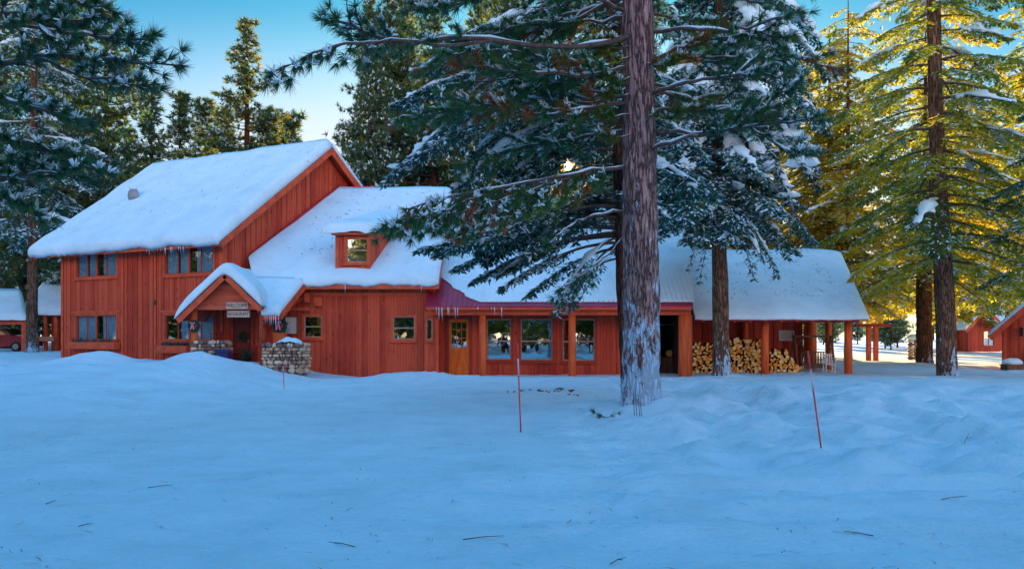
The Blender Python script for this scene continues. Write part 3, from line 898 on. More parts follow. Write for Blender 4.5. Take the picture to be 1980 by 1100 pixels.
# bracket, soffit board and vent box in the entry recess
eb = MB()
eb.beam((prj(548, 36.5), 36.45, 2.75), (prj(600, 36.5), 36.45, 3.3), .1, .14); eb.beam((prj(555, 36.5), 36.35, 2.72), (prj(600, 36.5), 36.35, 2.72), .12, .12)
eb.box(prj(590, 36.5), prj(600, 36.5), 36.3, 36.55, 3.0, 3.4)
eb.build('eave_bracket', M['trim'], wing)
vb = MB(); vb.box(prj(609, WD), prj(624, WD), WD - .16, WD - .018, zat(592, WD), zat(575, WD)); vb.build('vent_box', M['trim'], wing)

# dormer
DD = 36.35
SH = .33
DMM = Matrix(((1, SH, 0, -SH * DD), (0, 1, 0, 0), (0, 0, 1, 0), (0, 0, 0, 1)))
dx0, dx1 = prj(650, DD), prj(715, DD)
dzb, dzt = zat(521, DD), zat(448, DD)
dw = opn(670, 711, 461, 507, DD)
dm_ = MB(DMM)
wall(dm_, dx0, dx1, dzb - .2, dzt, DD, .1, [dw])
for x in (dx0, dx1 - .1): dm_.box(x, x + .1, DD + .1, DD + 4.6, 4.0, dzt)
dmo = dm_.build('dormer', M['siding'], wing)
dt = MB(); dt.box(dx0 - .03, dx0 + .11, DD - .03, DD - .004, dzb - .1, dzt - .1); dt.box(dx1 - .11, dx1 + .03, DD - .03, DD - .004, dzb - .1, dzt - .1)
dt.box(dx0 - .14, dx1 + .16, DD - .3, DD - .05, dzt - .16, dzt - .02); dt.build('dormer_trim', M['trim'], dmo)
window(wing, None, *dw[:2], *dw[2:], DD, horiz=((dw[2] + dw[3]) / 2,), sash='sash', casing='trim', cw=.08, name='dormer_window')
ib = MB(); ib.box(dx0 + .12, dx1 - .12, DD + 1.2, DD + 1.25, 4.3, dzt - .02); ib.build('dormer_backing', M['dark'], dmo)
dzr = lambda Y: dzt + .27 * (Y - DD + .3)
dr = MB(DMM); dr.prism([(dx0 - .25, DD - .3, dzr(DD - .3)), (dx1 + .3, DD - .3, dzr(DD - .3)), (dx1 + .3, DD + 4.8, dzr(DD + 4.8)), (dx0 - .25, DD + 4.8, dzr(DD + 4.8))], (0, 0, -.07)); dr.build('dormer_roof', M['trim_d'], dmo)
snow_sheet('dormer_snow', wing, lambda a, b: (a, b, dzr(b)), (0, -.24, 1), DD - .42, DD + 4.6, lambda b: dx0 - .42 + SH * (b - DD), lambda b: dx1 + .36 + SH * (b - DD), .30, 24, 18, r=.3, sag=.12, seed=21, sagw=.5,
           dist=lambda a, b, l, r_: min(a - l, r_ - a, b - DD + .42), nz=.12)
# snow bank drifted on both sides of the dormer
# entrance porch (gable toward the yard)
PD = 34.0
pxc = prj(441, PD); phw = prj(506, PD) - pxc
pzp = zat(529, PD); pze = zat(592, PD)
psl = (pzp - pze) / phw
pk = MB()
pk.prism([(pxc - phw + .1, PD, pze - .05), (pxc + phw, PD, pze - .05), (pxc, PD, pzp - .14)], (0, .1, 0))
pk.build('porch_gable', M['siding_h'], wing)
pb = MB()
pb.box(pxc - phw + .06, pxc + phw + .03, PD - .07, PD + .1, zat(599, PD), zat(578, PD))
pb.build('porch_beam', M['siding_h'], wing)
pr = MB()
for s in (-1, 1):
    ex = pxc + s * (phw + (.5 if s < 0 else .05)); ez = pzp - psl * abs(ex - pxc)
    pr.prism([(pxc, PD - .35, pzp), (ex, PD - .35, ez), (ex, PD + 3.4, ez), (pxc, PD + 3.4, pzp)], (0, 0, -.08))
pr.build('porch_roof', M['trim_d'], wing)
pa = MB()
for s in (-1, 1):
    ex = pxc + s * (phw + (.5 if s < 0 else .05)); ez = pzp - psl * abs(ex - pxc)
    pa.beam((pxc - s * .02, PD - .38, pzp - .1), (ex, PD - .38, ez - .1), .06, .2)
pa.build('porch_rake', M['trim'], wing)
exL_ = phw + .62; exR_ = phw + .12
def ppf(a, b):
    # a runs across from left eave to right eave, rounded at the ridge
    d = abs(a - pxc); rd = math.sqrt(d * d + .03)
    return (a, b, pzp + .06 - psl * (rd - .1))
def porch_snow():
    nb, na = 22, 40
    top = []; bot = []
    for j_ in range(nb + 1):
        b = PD - .46 + 3.6 * (j_ / nb) ** 1.4
        for i_ in range(na + 1):
            a = pxc - exL_ + (exL_ + exR_) * i_ / na
            d = min(a - (pxc - exL_), (pxc + exR_) - a if b < PD + 1 else 9, b - PD + .46)
            e = math.sqrt(max(0, 1 - (1 - min(d / .3, 1)) ** 2))
            nn = float(fbm(np.array([a * .9]), np.array([b * .9]), 44, 3)[0])
            p = ppf(a, b)
            top.append((p[0], p[1] - .02 * e, p[2] + .42 * (.2 + .8 * e) * (1 + .2 * nn) - .12 * math.exp(-((a - pxc + exL_) / .25) ** 2)))
            bot.append((p[0], p[1], p[2] - .04))
    vs = top + bot; n1 = len(top); w_ = na + 1; fs = []
    for j_ in range(nb):
        for i_ in range(na):
            q = (j_ * w_ + i_, j_ * w_ + i_ + 1, (j_ + 1) * w_ + i_ + 1, (j_ + 1) * w_ + i_); fs.append(q); fs.append(tuple(n1 + z for z in q[::-1]))
    ring = list(range(na)) + [j_ * w_ + na for j_ in range(nb)] + [nb * w_ + i_ for i_ in range(na, 0, -1)] + [j_ * w_ for j_ in range(nb, 0, -1)]
    for k in range(len(ring)):
        a, b = ring[k], ring[(k + 1) % len(ring)]; fs.append((a, n1 + a, n1 + b, b))
    mb = MB(); mb.add(vs, fs); return mb.build('porch_snow', M['roofsnow'], wing, True)
porch_snow()
for px, r in ((374, .125),):
    mb = MB(); x = prj(px, PD); mb.tube([(x, PD + .08, .3), (x, PD + .08, pze + .05)], [r, r * .95], 10); mb.build('porch_post', M['logpost'], wing, True)
mb = MB(); x = prj(505, PD); mb.box(x - .1, x + .02, PD + .12, PD + .26, .3, pze - .02); mb.build('porch_post', M['trim_d'], wing)
# entry back wall, panelled walls and door
ED = 36.0
eb = MB(); 
edo = opn(451, 486, 613, 704, ED); ewn = opn(497, 512, 618, 664, ED)
wall(eb, prj(412, ED), prj(547, ED) - .02, -.2, 2.62, ED, .12, [edo, ewn])
battens(eb, prj(412, ED), prj(450, ED), -.2, 2.6, ED, .3, [edo])
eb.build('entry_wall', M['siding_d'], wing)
mb = MB(); mb.box(edo[0], edo[1], ED + .03, ED + .1, edo[2] - .3, edo[3]);
mb.box(edo[0] + .12, edo[1] - .12, ED + .015, ED + .029, edo[2] + .15, edo[2] + .85); mb.box(edo[0] + .12, edo[1] - .12, ED + .015, ED + .029, edo[2] + 1.05, edo[3] - .15)
do = mb.build('entrance_door', M['darkdoor'], wing)
mb = MB(); mb.blob((edo[1] - .12, ED - .0, edo[2] + .95), (.045, .05, .045), 3, amp=0); mb.build('door_knob', M['grey'], do, True)
mb = MB(); mb.box(edo[0] - .1, edo[0], ED - .04, ED - .003, -.2, edo[3] + .1); mb.box(edo[1], edo[1] + .1, ED - .04, ED - .003, -.2, edo[3] + .1); mb.box(edo[0], edo[1], ED - .04, ED - .003, edo[3], edo[3] + .1); mb.build('door_frame', M['trim_d'], do)
window(wing, None, *ewn[:2], *ewn[2:], ED, casing='sash_red', sash='sash_red', cw=.06)
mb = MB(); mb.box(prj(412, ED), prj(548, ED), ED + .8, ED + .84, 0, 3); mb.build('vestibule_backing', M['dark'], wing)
# wreath hanging on the door
def torus(name, c, Rm, r, mat, parent=None, axis_='y', n=22, m=7, jit=.35):
    mb = MB(); vs = []; fs = []
    for i_ in range(n):
        t = 2 * math.pi * i_ / n
        for j_ in range(m):
            p = 2 * math.pi * j_ / m; k = 1 + jit * (rng.random() - .5)
            q = Rm + r * k * math.cos(p)
            vs.append((c[0] + q * math.cos(t), c[1] + r * k * math.sin(p), c[2] + q * math.sin(t)))
    for i_ in range(n):
        for j_ in range(m): fs.append((i_ * m + j_, ((i_ + 1) % n) * m + j_, ((i_ + 1) % n) * m + (j_ + 1) % m, i_ * m + (j_ + 1) % m))
    mb.add(vs, fs); return mb.build(name, mat, parent, False)


def fringe(c, Rm, r, n=260, parent=None):
    t = rng.random(n) * 2 * math.pi
    b = np.stack([c[0] + Rm * np.cos(t), np.full(n, c[1]), c[2] + Rm * np.sin(t)], 1) + rng.normal(0, r * .3, (n, 3))
    d = rng.normal(0, 1, (n, 3)) + np.stack([np.cos(t), np.full(n, -.5), np.sin(t)], 1) * .6; d /= np.linalg.norm(d, axis=1, keepdims=True)
    s = np.cross(d, rng.normal(0, 1, (n, 3))); s /= np.linalg.norm(s, axis=1, keepdims=True)
    V3 = np.stack([b - s * .012, b + s * .012, b + d * r * 1.7], 1)
    return link_mesh('sprig_fringe', np_mesh('sprig_fringe', V3.reshape(-1, 3), 3, rng.random(n) * .65), M['fir'], parent)


def ribbon(c, parent, s=1.0):
    mb = MB()
    for sx in (-1, 1):
        mb.blob((c[0] + sx * .09 * s, c[1], c[2] + .02), (.09 * s, .04, .06 * s), 5 + sx)
        mb.prism([(c[0], c[1] - .02, c[2]), (c[0] + sx * .05 * s, c[1] - .02, c[2] - .02), (c[0] + sx * .14 * s, c[1] - .03, c[2] - .42 * s), (c[0] + sx * .05 * s, c[1] - .03, c[2] - .40 * s)], (0, .012, 0))
    mb.blob(c, (.045 * s, .045, .045 * s), 2)
    return mb.build('ribbon', M['pink'], parent)


def wreath(px, py, D, rad, label, rib=True):
    c = at(px, py, D)
    t = thing('wreath', label, 'wreath', tuple(c), group='christmas wreaths at the entrance')
    torus('ring', c, rad, rad * .36, M['wreath'], t); fringe(c, rad, rad * .5, 260, t)
    if rib: ribbon((c[0] - .03, c[1] - rad * .5, c[2] + rad * .55), t, rad * 3.4)
    return t
wreath(375, 630, PD - .16, .17, 'evergreen wreath with a pink ribbon on the round post of the entrance porch')
wreath(541, 629, 34.6, .21, 'evergreen wreath with a large pink bow beside the white notice board')
wreath(470, 650, ED - .12, .13, 'small dark wreath without a bow hanging on the maroon entrance door', False)

# planters under the wreaths
mb = MB(); mb.box(prj(530, 34.75), prj(553, 34.75), 34.6, 34.95, .3, zat(646, 34.75)); mb.box(prj(528, 34.75), prj(555, 34.75), 34.57, 34.98, zat(646, 34.75) + .002, zat(643, 34.75))
tag(mb.build('wooden_pedestal', M['pot']), 'square orange wooden pedestal under the bow wreath, behind the stone planter wall', 'pedestal')
p = at(478, 689, 35.6)
pot = thing('shrub_pot', 'small dark shrub standing on the floor at the entrance door', 'plant', (p[0], p[1], .45))
mb = MB(); mb.tube([(p[0], p[1], .4), (p[0], p[1], .66)], [.12, .15], 10); mb.build('pot', M['iron'], pot, True)
bq = rng.normal(0, .12, (160, 3)) + np.array([p[0], p[1], .84]); dq = rng.normal(0, 1, (160, 3)); dq[:, 2] += .8; dq /= np.linalg.norm(dq, axis=1, keepdims=True)
sq = np.cross(dq, rng.normal(0, 1, (160, 3))); sq /= np.linalg.norm(sq, axis=1, keepdims=True)
link_mesh('leaves', np_mesh('leaves', np.stack([bq - sq * .02, bq + sq * .02, bq + dq * .16], 1).reshape(-1, 3), 3, rng.random(160) * .7), M['fir'], pot)

# signs with writing
def text_mesh(name, s, size, loc, parent, mat, sx=1.0):
    cu = bpy.data.curves.new(name, 'FONT'); cu.body = s; cu.size = size; cu.align_x = 'CENTER'; cu.align_y = 'CENTER'; cu.extrude = .004
    ob = bpy.data.objects.new(name, cu); COL.objects.link(ob)
    dg = bpy.context.evaluated_depsgraph_get(); me = bpy.data.meshes.new_from_object(ob.evaluated_get(dg))
    bpy.data.objects.remove(ob); 
    me.transform(Matrix.Translation(Vector(loc)) @ Matrix.Rotation(R(90), 4, 'X') @ Matrix.Diagonal((sx, 1, 1, 1)))
    return link_mesh(name, me, mat, parent)


def sign(x0, x1, y0, y1, D, txt, label, size, sx=1.0):
    a, b, z0, z1 = prj(x0, D), prj(x1, D), zat(y1, D), zat(y0, D)
    t = thing('hanging_sign', label, 'sign', ((a + b) / 2, D, z0))
    mb = MB(); mb.box(a, b, D, D + .035, z0, z1); mb.build('board', M['sign'], t)
    mb = MB(); e = .014
    mb.box(a, b, D - .012, D - .002, z1 - e, z1); mb.box(a, b, D - .012, D - .002, z0, z0 + e); mb.box(a, a + e, D - .012, D - .002, z0 + e, z1 - e); mb.box(b - e, b, D - .012, D - .002, z0 + e, z1 - e); mb.build('border', M['sash'], t)
    text_mesh('lettering', txt, size, ((a + b) / 2, D - .006, (z0 + z1) / 2), t, M['letter'], sx)
sign(437, 480, 584, 597.5, PD - .12, 'WELCOME', 'pale welcome sign board fixed to the porch beam', .20, .84)
sign(439, 483, 600.5, 613.5, PD - .06, 'RESTAURANT', 'pale restaurant sign board hanging just below the welcome sign', .19, .78)
# notice board
a, b, z0, z1 = prj(553, 36.55), prj(575, 36.55), zat(645, 36.55), zat(613, 36.55)
nb_ = thing('notice_board', 'cream notice board with a pale blue sheet on the wall beside the porch', 'notice board', ((a + b) / 2, 36.5, z0))
mb = MB(); mb.box(a, b, 36.47, 36.54, z0, z1); mb.build('panel', M['paper'], nb_)
mb = MB()
for q in ((a - .02, b + .02, z1, z1 + .03), (a - .02, b + .02, z0 - .03, z0), (a - .03, a, z0, z1), (b, b + .03, z0, z1)): mb.box(q[0], q[1], 36.44, 36.55, q[2], q[3])
mb.build('frame', M['oldwood'], nb_)
mb = MB(); mb.box(a + .03, a + .22, 36.462, 36.468, z0 + .03, z0 + .32); mb.build('sheet', M['paper2'], nb_)

# stone planter walls
def stone_wall(x0, x1, y0, y1, D0, D1, label, seed, capsnow):
    a, b, zt = prj(x0, D0), prj(x1, D0), zat(y0, D0)
    zb = zat(y1, D0) - .25
    rr_ = np.random.default_rng(seed)
    t = thing('stone_wall', label, 'stone wall', ((a + b) / 2, D0 + .3, zb))
    mb = MB(); mb.box(a + .08, b - .08, D0 + .1, D1 - .02, zb, zt - .08); mb.build('core', M['mortar'], t)
    mb = MB()
    z = zb + .08
    while z < zt - .03:
        hgt = .11 + .13 * rr_.random()
        x = a + .06 * rr_.random()
        while x < b - .04:
            w_ = .09 + .29 * rr_.random() ** 1.4
            if x + w_ > b: w_ = b - x
            mb.mi = int(rr_.integers(0, 3))
            mb.blob((x + w_ / 2, D0 + .1, z + hgt / 2 - .02), (w_ * .55, .10 + .05 * rr_.random(), hgt * (.5 + .12 * rr_.random())), int(rr_.integers(1e6)), 8, 6, .17)
            x += w_ + .01
        for xe in (a + .05, b - .05):
            yv = D0 + .25
            while yv < D1:
                w_ = .16 + .14 * rr_.random(); mb.mi = int(rr_.integers(0, 3))
                mb.blob((xe, yv + w_ / 2, z + hgt / 2 - .02), (.12, w_ * .52, hgt * .54), int(rr_.integers(1e6)), 8, 6, .12); yv += w_
        z += hgt
    x = a + .1
    while x < b - .05:
        yv = D0 + .12
        while yv < D1:
            mb.mi = int(rr_.integers(0, 3)); mb.blob((x + .1, yv + .1, zt - .07), (.14, .13, .07), int(rr_.integers(1e6)), 8, 5, .1); yv += .22
        x += .22
    mb.build('stones', [M['stone'], M['stone2'], M['stone3']], t, True)
    if capsnow:
        mb = MB()
        n_ = 22; vs = []; fs = []
        for jj in range(9):
            for ii in range(n_ + 1):
                u = ii / n_; v_ = jj / 8
                e = math.sin(math.pi * u) ** .7 * math.sin(math.pi * (.12 + .88 * v_ * .99)) ** .6 if 0 < u < 1 else 0
                vs.append((a + capsnow[0] * (b - a) + (capsnow[1] - capsnow[0]) * (b - a) * u, D0 + .02 + (D1 - D0 - .04) * v_, zt - .03 + capsnow[2] * max(0, e) * (1 + .3 * float(vnoise(np.array([u * 7.]), np.array([v_ * 4.]), seed)))))
        for jj in range(8):
            for ii in range(n_): fs.append((jj * (n_ + 1) + ii, jj * (n_ + 1) + ii + 1, (jj + 1) * (n_ + 1) + ii + 1, (jj + 1) * (n_ + 1) + ii))
        mb.add(vs, fs); mb.build('snow_cap', M['treesnow'], t, True)
stone_wall(504, 588, 668, 713, 33.6, 34.5, 'rounded field-stone planter wall under the notice board, topped with a snow cap', 5, (.25, .97, .34))
stone_wall(366, 433, 661, 702, 33.9, 34.7, 'low field-stone wall beside the porch post, behind the dark blue bin', 8, (.02, .98, .05))
# blue bin
p = at(429, 703, 33.3); x0, x1 = prj(418, 33.3), prj(441, 33.3); zt = zat(677, 33.3)
bn = thing('storage_bin', 'dark blue plastic bin in front of the stone wall', 'bin', (p[0], 33.4, .5))
mb = MB(); mb.prism([(x0, 33.25, .4), (x1 + .02, 33.25, .4), (x1, 33.25, zt - .08), (x0 + .02, 33.25, zt - .08)], (0, .5, 0)); mb.build('body', M['blue'], bn)
mb = MB(); mb.prism([(x0 - .02, 33.2, zt - .078), (x1 + .03, 33.2, zt - .078), (x1 - .02, 33.3, zt + .02), (x0 + .04, 33.3, zt + .02)], (0, .5, 0)); mb.build('lid', M['blue'], bn)
# iron bench rail on stone wall by porch
c = at(415, 650, 34.4)
mb = MB(); mb.tube([(c[0] - .16, c[1], c[2] - .2), (c[0] - .14, c[1], c[2] + .08), (c[0] + .2, c[1], c[2] + .08), (c[0] + .26, c[1], c[2] - .2)], [.014] * 4, 6)
mb.tube([(c[0] - .2, c[1], c[2] + .08), (c[0] - .14, c[1], c[2] + .08)], [.014] * 2, 6)
tag(mb.build('iron_rail', M['iron']), 'thin black iron rail on the stone wall next to the entrance', 'rail')

# ================================================================== porch wing
pw = thing('porch_wing', 'long red lodge wing with log posts, orange door and big windows under ribbed snowy roof', 'building', (2, 37.2, 0))
BE, BZ, BP = 35.5, zat(592, 35.5), .60
BR = 45.0
bz = lambda Y: BZ + BP * (Y - BE)
bL = prj(822, BE); bRx = prj(1338, BE)
bRt = bRx + 1.5
BD = 37.3      # recessed wall with the windows
KD = 36.2      # left panel, flush with posts
mb = MB()
nw = opn(824, 836, 617, 657, KD)
wall(mb, prj(820, KD) + .01, prj(848, KD), -.5, 2.62, KD, .14, [nw])
mb.box(prj(848, KD) - .14, prj(848, KD), KD + .14, BD, -.5, 2.62)
battens(mb, prj(836, KD), prj(848, KD), -.5, 2.5, KD, .2, [nw], w=.035, d=.026)
mb.build('side_panel', M['siding'], pw)
window(pw, None, *nw[:2], *nw[2:], KD, cw=.05, casing='sash_red', sash='sash')
dr_ = opn(868, 907, 617, 717, BD)
wn = [opn(941, 988, 617, 695, BD), opn(1007, 1068, 617, 696, BD), opn(1088, 1150, 617, 697, BD)]
mb = MB()
x0, x1 = prj(848, BD), prj(1262, BD)
dro = (dr_[0], dr_[1], -.5, dr_[3])
wall(mb, x0, x1, -.6, 2.9, BD, .16, [dro] + wn)
battens(mb, x0, x1, -.6, 2.75, BD, .22, [dro] + wn, w=.035, d=.026)
mb.box(x1 - .16, x1, BD + .16, BD + 4, -.6, 2.9)
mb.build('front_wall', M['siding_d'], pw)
mb = MB(); mb.box(x0 + .2, x1 - .2, BD + 3, BD + 3.05, -.6, 3); mb.box(x0, x1 - .2, BD + .2, BD + 3, 2.85, 2.9); mb.box(x0, x1 - .2, BD + .2, BD + 3, -.65, -.6); mb.build('dark_backing', M['dark'], pw)
for q in wn:
    zc = q[2] + (q[3] - q[2]) * .46
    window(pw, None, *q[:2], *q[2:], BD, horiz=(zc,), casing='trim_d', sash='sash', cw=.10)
# door
mb = MB(); a, b, c0, c1 = dr_[0], dr_[1], dr_[2] - .3, dr_[3]
yd = BD + .02
mb.box(a, b, yd, yd + .05, c0, c0 + .42); mb.box(a, a + .12, yd, yd + .05, c0 + .42, c1); mb.box(b - .12, b, yd, yd + .05, c0 + .42, c1); mb.box(a + .12, b - .12, yd, yd + .05, c1 - .14, c1)
zm = c0 + 1.28
mb.box(a + .12, b - .12, yd, yd + .05, zm - .1, zm); mb.box((a + b) / 2 - .05, (a + b) / 2 + .05, yd, yd + .05, c0 + .42, zm - .1)
mb.box(a + .12, (a + b) / 2 - .05, yd + .018, yd + .04, c0 + .42, zm - .1); mb.box((a + b) / 2 + .05, b - .12, yd + .018, yd + .04, c0 + .42, zm - .1)
for k in (1, 2): 
    xx = a + .12 + (b - a - .24) * k / 3; mb.box(xx - .012, xx + .012, yd + .005, yd + .045, zm, c1 - .14)
zz = zm + (c1 - .14 - zm) * .38; mb.box(a + .12, b - .12, yd + .003, yd + .043, zz - .012, zz + .012)
zz = zm + (c1 - .14 - zm) * .72; mb.box(a + .12, b - .12, yd + .003, yd + .043, zz - .012, zz + .012)
dd = mb.build('panelled_door', M['door'], pw)
mb = MB(); mb.box(a + .12, b - .12, yd + .03, yd + .036, zm, c1 - .14); mb.build('pane', M['glass'], dd)
mb = MB(); mb.blob((a + .07, yd - .03, c0 + 1.12), (.03, .04, .03), 1, amp=0); mb.build('handle', M['grey'], dd, True)
mb = MB(); mb.box(a - .1, a, BD - .03, BD - .003, c0, c1 + .1); mb.box(b, b + .1, BD - .03, BD - .003, c0, c1 + .1); mb.box(a, b, BD - .03, BD - .003, c1, c1 + .1); mb.build('door_frame', M['trim_d'], dd)
# beam, posts, ceiling
mb = MB(); mb.box(bL + .1, bRx + .02, 35.82, 36.02, zat(609, 35.9), zat(593, 35.9)); mb.build('beam', M['trim'], pw)
mb = MB(); mb.box(bL + .05, bRx, BE + .02, BE + .07, BZ - .14, BZ - .02); mb.build('fascia', M['trim'], pw)
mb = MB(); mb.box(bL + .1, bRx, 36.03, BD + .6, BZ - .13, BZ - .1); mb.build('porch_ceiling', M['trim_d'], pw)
for px, r in ((933, .15), (1106, .155), (1325, .29)):
    mb = MB(); x = prj(px, 36.0); zb = gz(x, 36) - .25
    mb.tube([(x, 36.0, zb), (x + .01, 36.0, zb + 1.2), (x, 36.0, zat(610, 36.0) + .01)], [r * 1.02, r, r * .97], 14); mb.build('log_post', M['logpost'], pw, True)
# dark bay at right end
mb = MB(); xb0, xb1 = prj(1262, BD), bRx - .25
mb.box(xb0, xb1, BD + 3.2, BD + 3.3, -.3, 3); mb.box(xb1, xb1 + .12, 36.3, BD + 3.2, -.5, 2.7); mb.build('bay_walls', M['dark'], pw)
# roof metal with ribs
mb = MB()
yb = [BE, BR]
mb.prism([(bL, BE, bz(BE)), (bRx + .05, BE, bz(BE)), (bRt + .05, BR, bz(BR)), (bL, BR, bz(BR))], (0, 0, -.05))
mb.prism([(bL, BR + .02, bz(BR)), (bRt, BR + .02, bz(BR)), (bRt, BR + 7, bz(BR) - 4), (bL, BR + 7, bz(BR) - 4)], (0, 0, -.05))
x = bL + .03
while x < bRx:
    xe = x + (x - bL) / (bRx - bL) * 1.5
    mb.beam((x, BE - .02, bz(BE - .02) + .02), (xe, BR, bz(BR) + .02), .028, .05); x += .205
mb.build('ribbed_metal_roof', M['metal'], pw)
def bLs(b):
    t = min(1, max(0, (b - BE) / 3.2)); return bL + .06 + (prj(932, BE) - bL) * (1 - t) ** 1.5 + .12 * math.sin(b * 9) * (1 - t)
snow_sheet('roof_snow', pw, lambda a, b: (a, b, bz(b) + .0), (0, -BP, 1), BE + .26, BR, bLs, lambda b: bRx + .1 + (b - BE) / (BR - BE) * 1.5, .24, 300, 30, r=5.0, sag=.0, seed=31, lin=True, rib=.07,
           dist=lambda a, b, l, r_: min((a - l) * 1.4, b - BE - .26 + .25 * max(0, math.sin(a * 2.1) * math.sin(a * .9 + 1))), nz=.22, thin=.15)
mb = MB()
pts = [(bL + .15 + 3.0 * rng.random(), BE - .02, BZ - .05) for k in range(14)]
icicles(pw, pts, [.06 + .5 * rng.random() ** 2 for k in pts])
# things inside the dark bay
mb = MB(); c = at(1300, 683, 38.5)
mb.tube([(c[0] - .12, c[1], c[2]), (c[0] - .12, c[1] + .3, c[2])], [.15, .15], 12); tag(mb.build('sawn_round', M['cut1']), 'pale sawn log round on the left of a pair in the dark open bay', 'log', 'sawn rounds in the dark bay')
mb = MB(); mb.tube([(c[0] + .17, c[1] + .03, c[2] + .01), (c[0] + .17, c[1] + .33, c[2] + .01)], [.13, .13], 12); tag(mb.build('sawn_round', M['cut3']), 'pale sawn log round on the right of a pair in the dark open bay', 'log', 'sawn rounds in the dark bay')
mb = MB(); mb.box(c[0] - .5, c[0] + .45, c[1] - .1, c[1] + .5, c[2] - .95, c[2] - .17); 
for k in range(3): mb.box(c[0] - .5, c[0] + .45, c[1] - .13, c[1] - .105, c[2] - .9 + .26 * k, c[2] - .7 + .26 * k)
tag(mb.build('wooden_crate', M['oldwood']), 'dark slatted wooden crate under the sawn rounds in the open bay', 'crate')
mb = MB(); q = at(1296, 628, 38.2); mb.tube([(q[0] - .5, q[1], q[2]), (q[0] + .3, q[1], q[2] + .02)], [.02, .02], 6); tag(mb.build('hanging_pipe', M['grey']), 'thin grey pipe hanging under the ceiling of the dark bay', 'pipe')

# ================================================================== woodshed
ws_ = thing('woodshed', 'open-sided red woodshed on log posts with a smooth snowy lean roof, full of firewood', 'shed', (11, 40, 0))
SE, SZ, SP = 37.0, zat(617, 37.0), .52
STp = 43.4
sz = lambda Y: SZ + SP * (Y - SE)
sL, sR = prj(1341, SE) + .02, prj(1679, SE)
mb = MB()
mb.prism([(sL, SE, sz(SE)), (sR, SE, sz(SE)), (sR + 1.2, STp, sz(STp)), (sL, STp, sz(STp))], (0, 0, -.06))
mb.prism([(sL, STp + .02, sz(STp)), (sR + 1.2, STp + .02, sz(STp)), (sR + 1.2, STp + 6, sz(STp) - 3), (sL, STp + 6, sz(STp) - 3)], (0, 0, -.06))
x = sL + .05
while x < sR: mb.box(x - .03, x + .03, SE - .03, SE + .3, sz(SE) + .001, sz(SE) + .05); x += .22
mb.build('metal_roof', M['metal'], ws_)
snow_sheet('roof_snow', ws_, lambda a, b: (a, b, sz(b)), (0, -SP, 1), SE - .05, STp, lambda b: sL + .02, lambda b: sR + .05 + (b - SE) / 6.4 * 1.2, .26, 70, 30, r=1.1, sag=.03, seed=51,
           dist=lambda a, b, l, r_: min(r_ - a, b - SE + .05), nz=.22, thin=.22)
mb = MB(); mb.box(sL, sR - .1, SE + .72, SE + .9, SZ - .02 - .1, SZ + .16); mb.box(sL, sR - .3, 43.2, 43.4, 2.2, 2.45); mb.build('beam', M['trim_d'], ws_)
mb = MB()
x = prj(1362, SE)
while x < sR - .4: mb.beam((x, SE + .12, sz(SE + .12) - .13), (x, 43.5, sz(43.5) - .13), .10, .12); x += .66
mb.build('rafters', M['trim'], ws_)
for px, D, r in ((1479, 37.85, .17), (1640, 37.85, .17), (1602, 41.5, .15), (1568, 42.6, .28), (1440, 42.8, .17)):
    x = prj(px, D); mb = MB(); zb = gz(x, D) - .2
    mb.tube([(x, D, zb), (x, D, sz(D) - .15 if D < 38 else 2.6 + .3)], [r, r * .95], 12); mb.build('log_post', M['logpost'], ws_, True)
mb = MB(); bw = opn(1508, 1533, 641, 656, 43.0)
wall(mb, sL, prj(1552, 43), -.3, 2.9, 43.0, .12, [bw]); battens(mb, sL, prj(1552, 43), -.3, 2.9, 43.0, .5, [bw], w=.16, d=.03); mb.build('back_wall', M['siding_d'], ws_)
mb = MB(); x0, x1, z0, z1 = bw
for q in ((x0 - .06, x1 + .06, z1, z1 + .06), (x0 - .06, x1 + .06, z0 - .06, z0), (x0 - .06, x0, z0, z1), (x1, x1 + .06, z0, z1)): mb.box(q[0], q[1], 42.94, 42.99, q[2], q[3])
wo_ = mb.build('window', M['white'], ws_)
mb = MB(); mb.box(x0, x1, 43.03, 43.04, z0, z1); mb.build('pane', M['paper'], wo_)

# firewood: every log is its own object
def log_mesh(seed, r, L):
    rr_ = np.random.default_rng(seed); n = 10
    kind = seed % 3
    prof = []
    for k in range(n):
        t = 2 * math.pi * k / n; q = r * (1 + .1 * rr_.normal())
        x_, z_ = q * math.cos(t), q * math.sin(t)
        if kind == 1: z_ = max(z_, -.12 * r) + .02 * r * rr_.normal()
        if kind == 2: z_ = max(z_, -.3 * r + .03 * r * rr_.normal()); x_ = max(x_, -.35 * r + .03 * r * rr_.normal())
        prof.append((x_ * (1.15 if kind else 1), z_ * (1.15 if kind else 1)))
    mb = MB()
    vs = [(a, 0, b) for a, b in prof] + [(a, L, b) for a, b in prof]
    mb.add(vs, [(k, (k + 1) % n, n + (k + 1) % n, n + k) for k in range(n)])
    mb.mi = 1; mb.f.append(tuple(range(n))[::-1]); mb.m.append(1); mb.f.append(tuple(range(n, 2 * n))); mb.m.append(1)
    me = bpy.data.meshes.new('firewood_log'); me.from_pydata(mb.v, [], mb.f); me.polygons.foreach_set('material_index', np.array(mb.m, np.int32))
    me.materials.append(M['logbark']); me.materials.append(M[('cut1', 'cut2', 'cut3', 'cut1')[seed % 4]])
    return me
LOGS = [log_mesh(k, (.060 + .036 * ((k * 7) % 5) / 4), .5) for k in range(24)]
for me in LOGS: pass


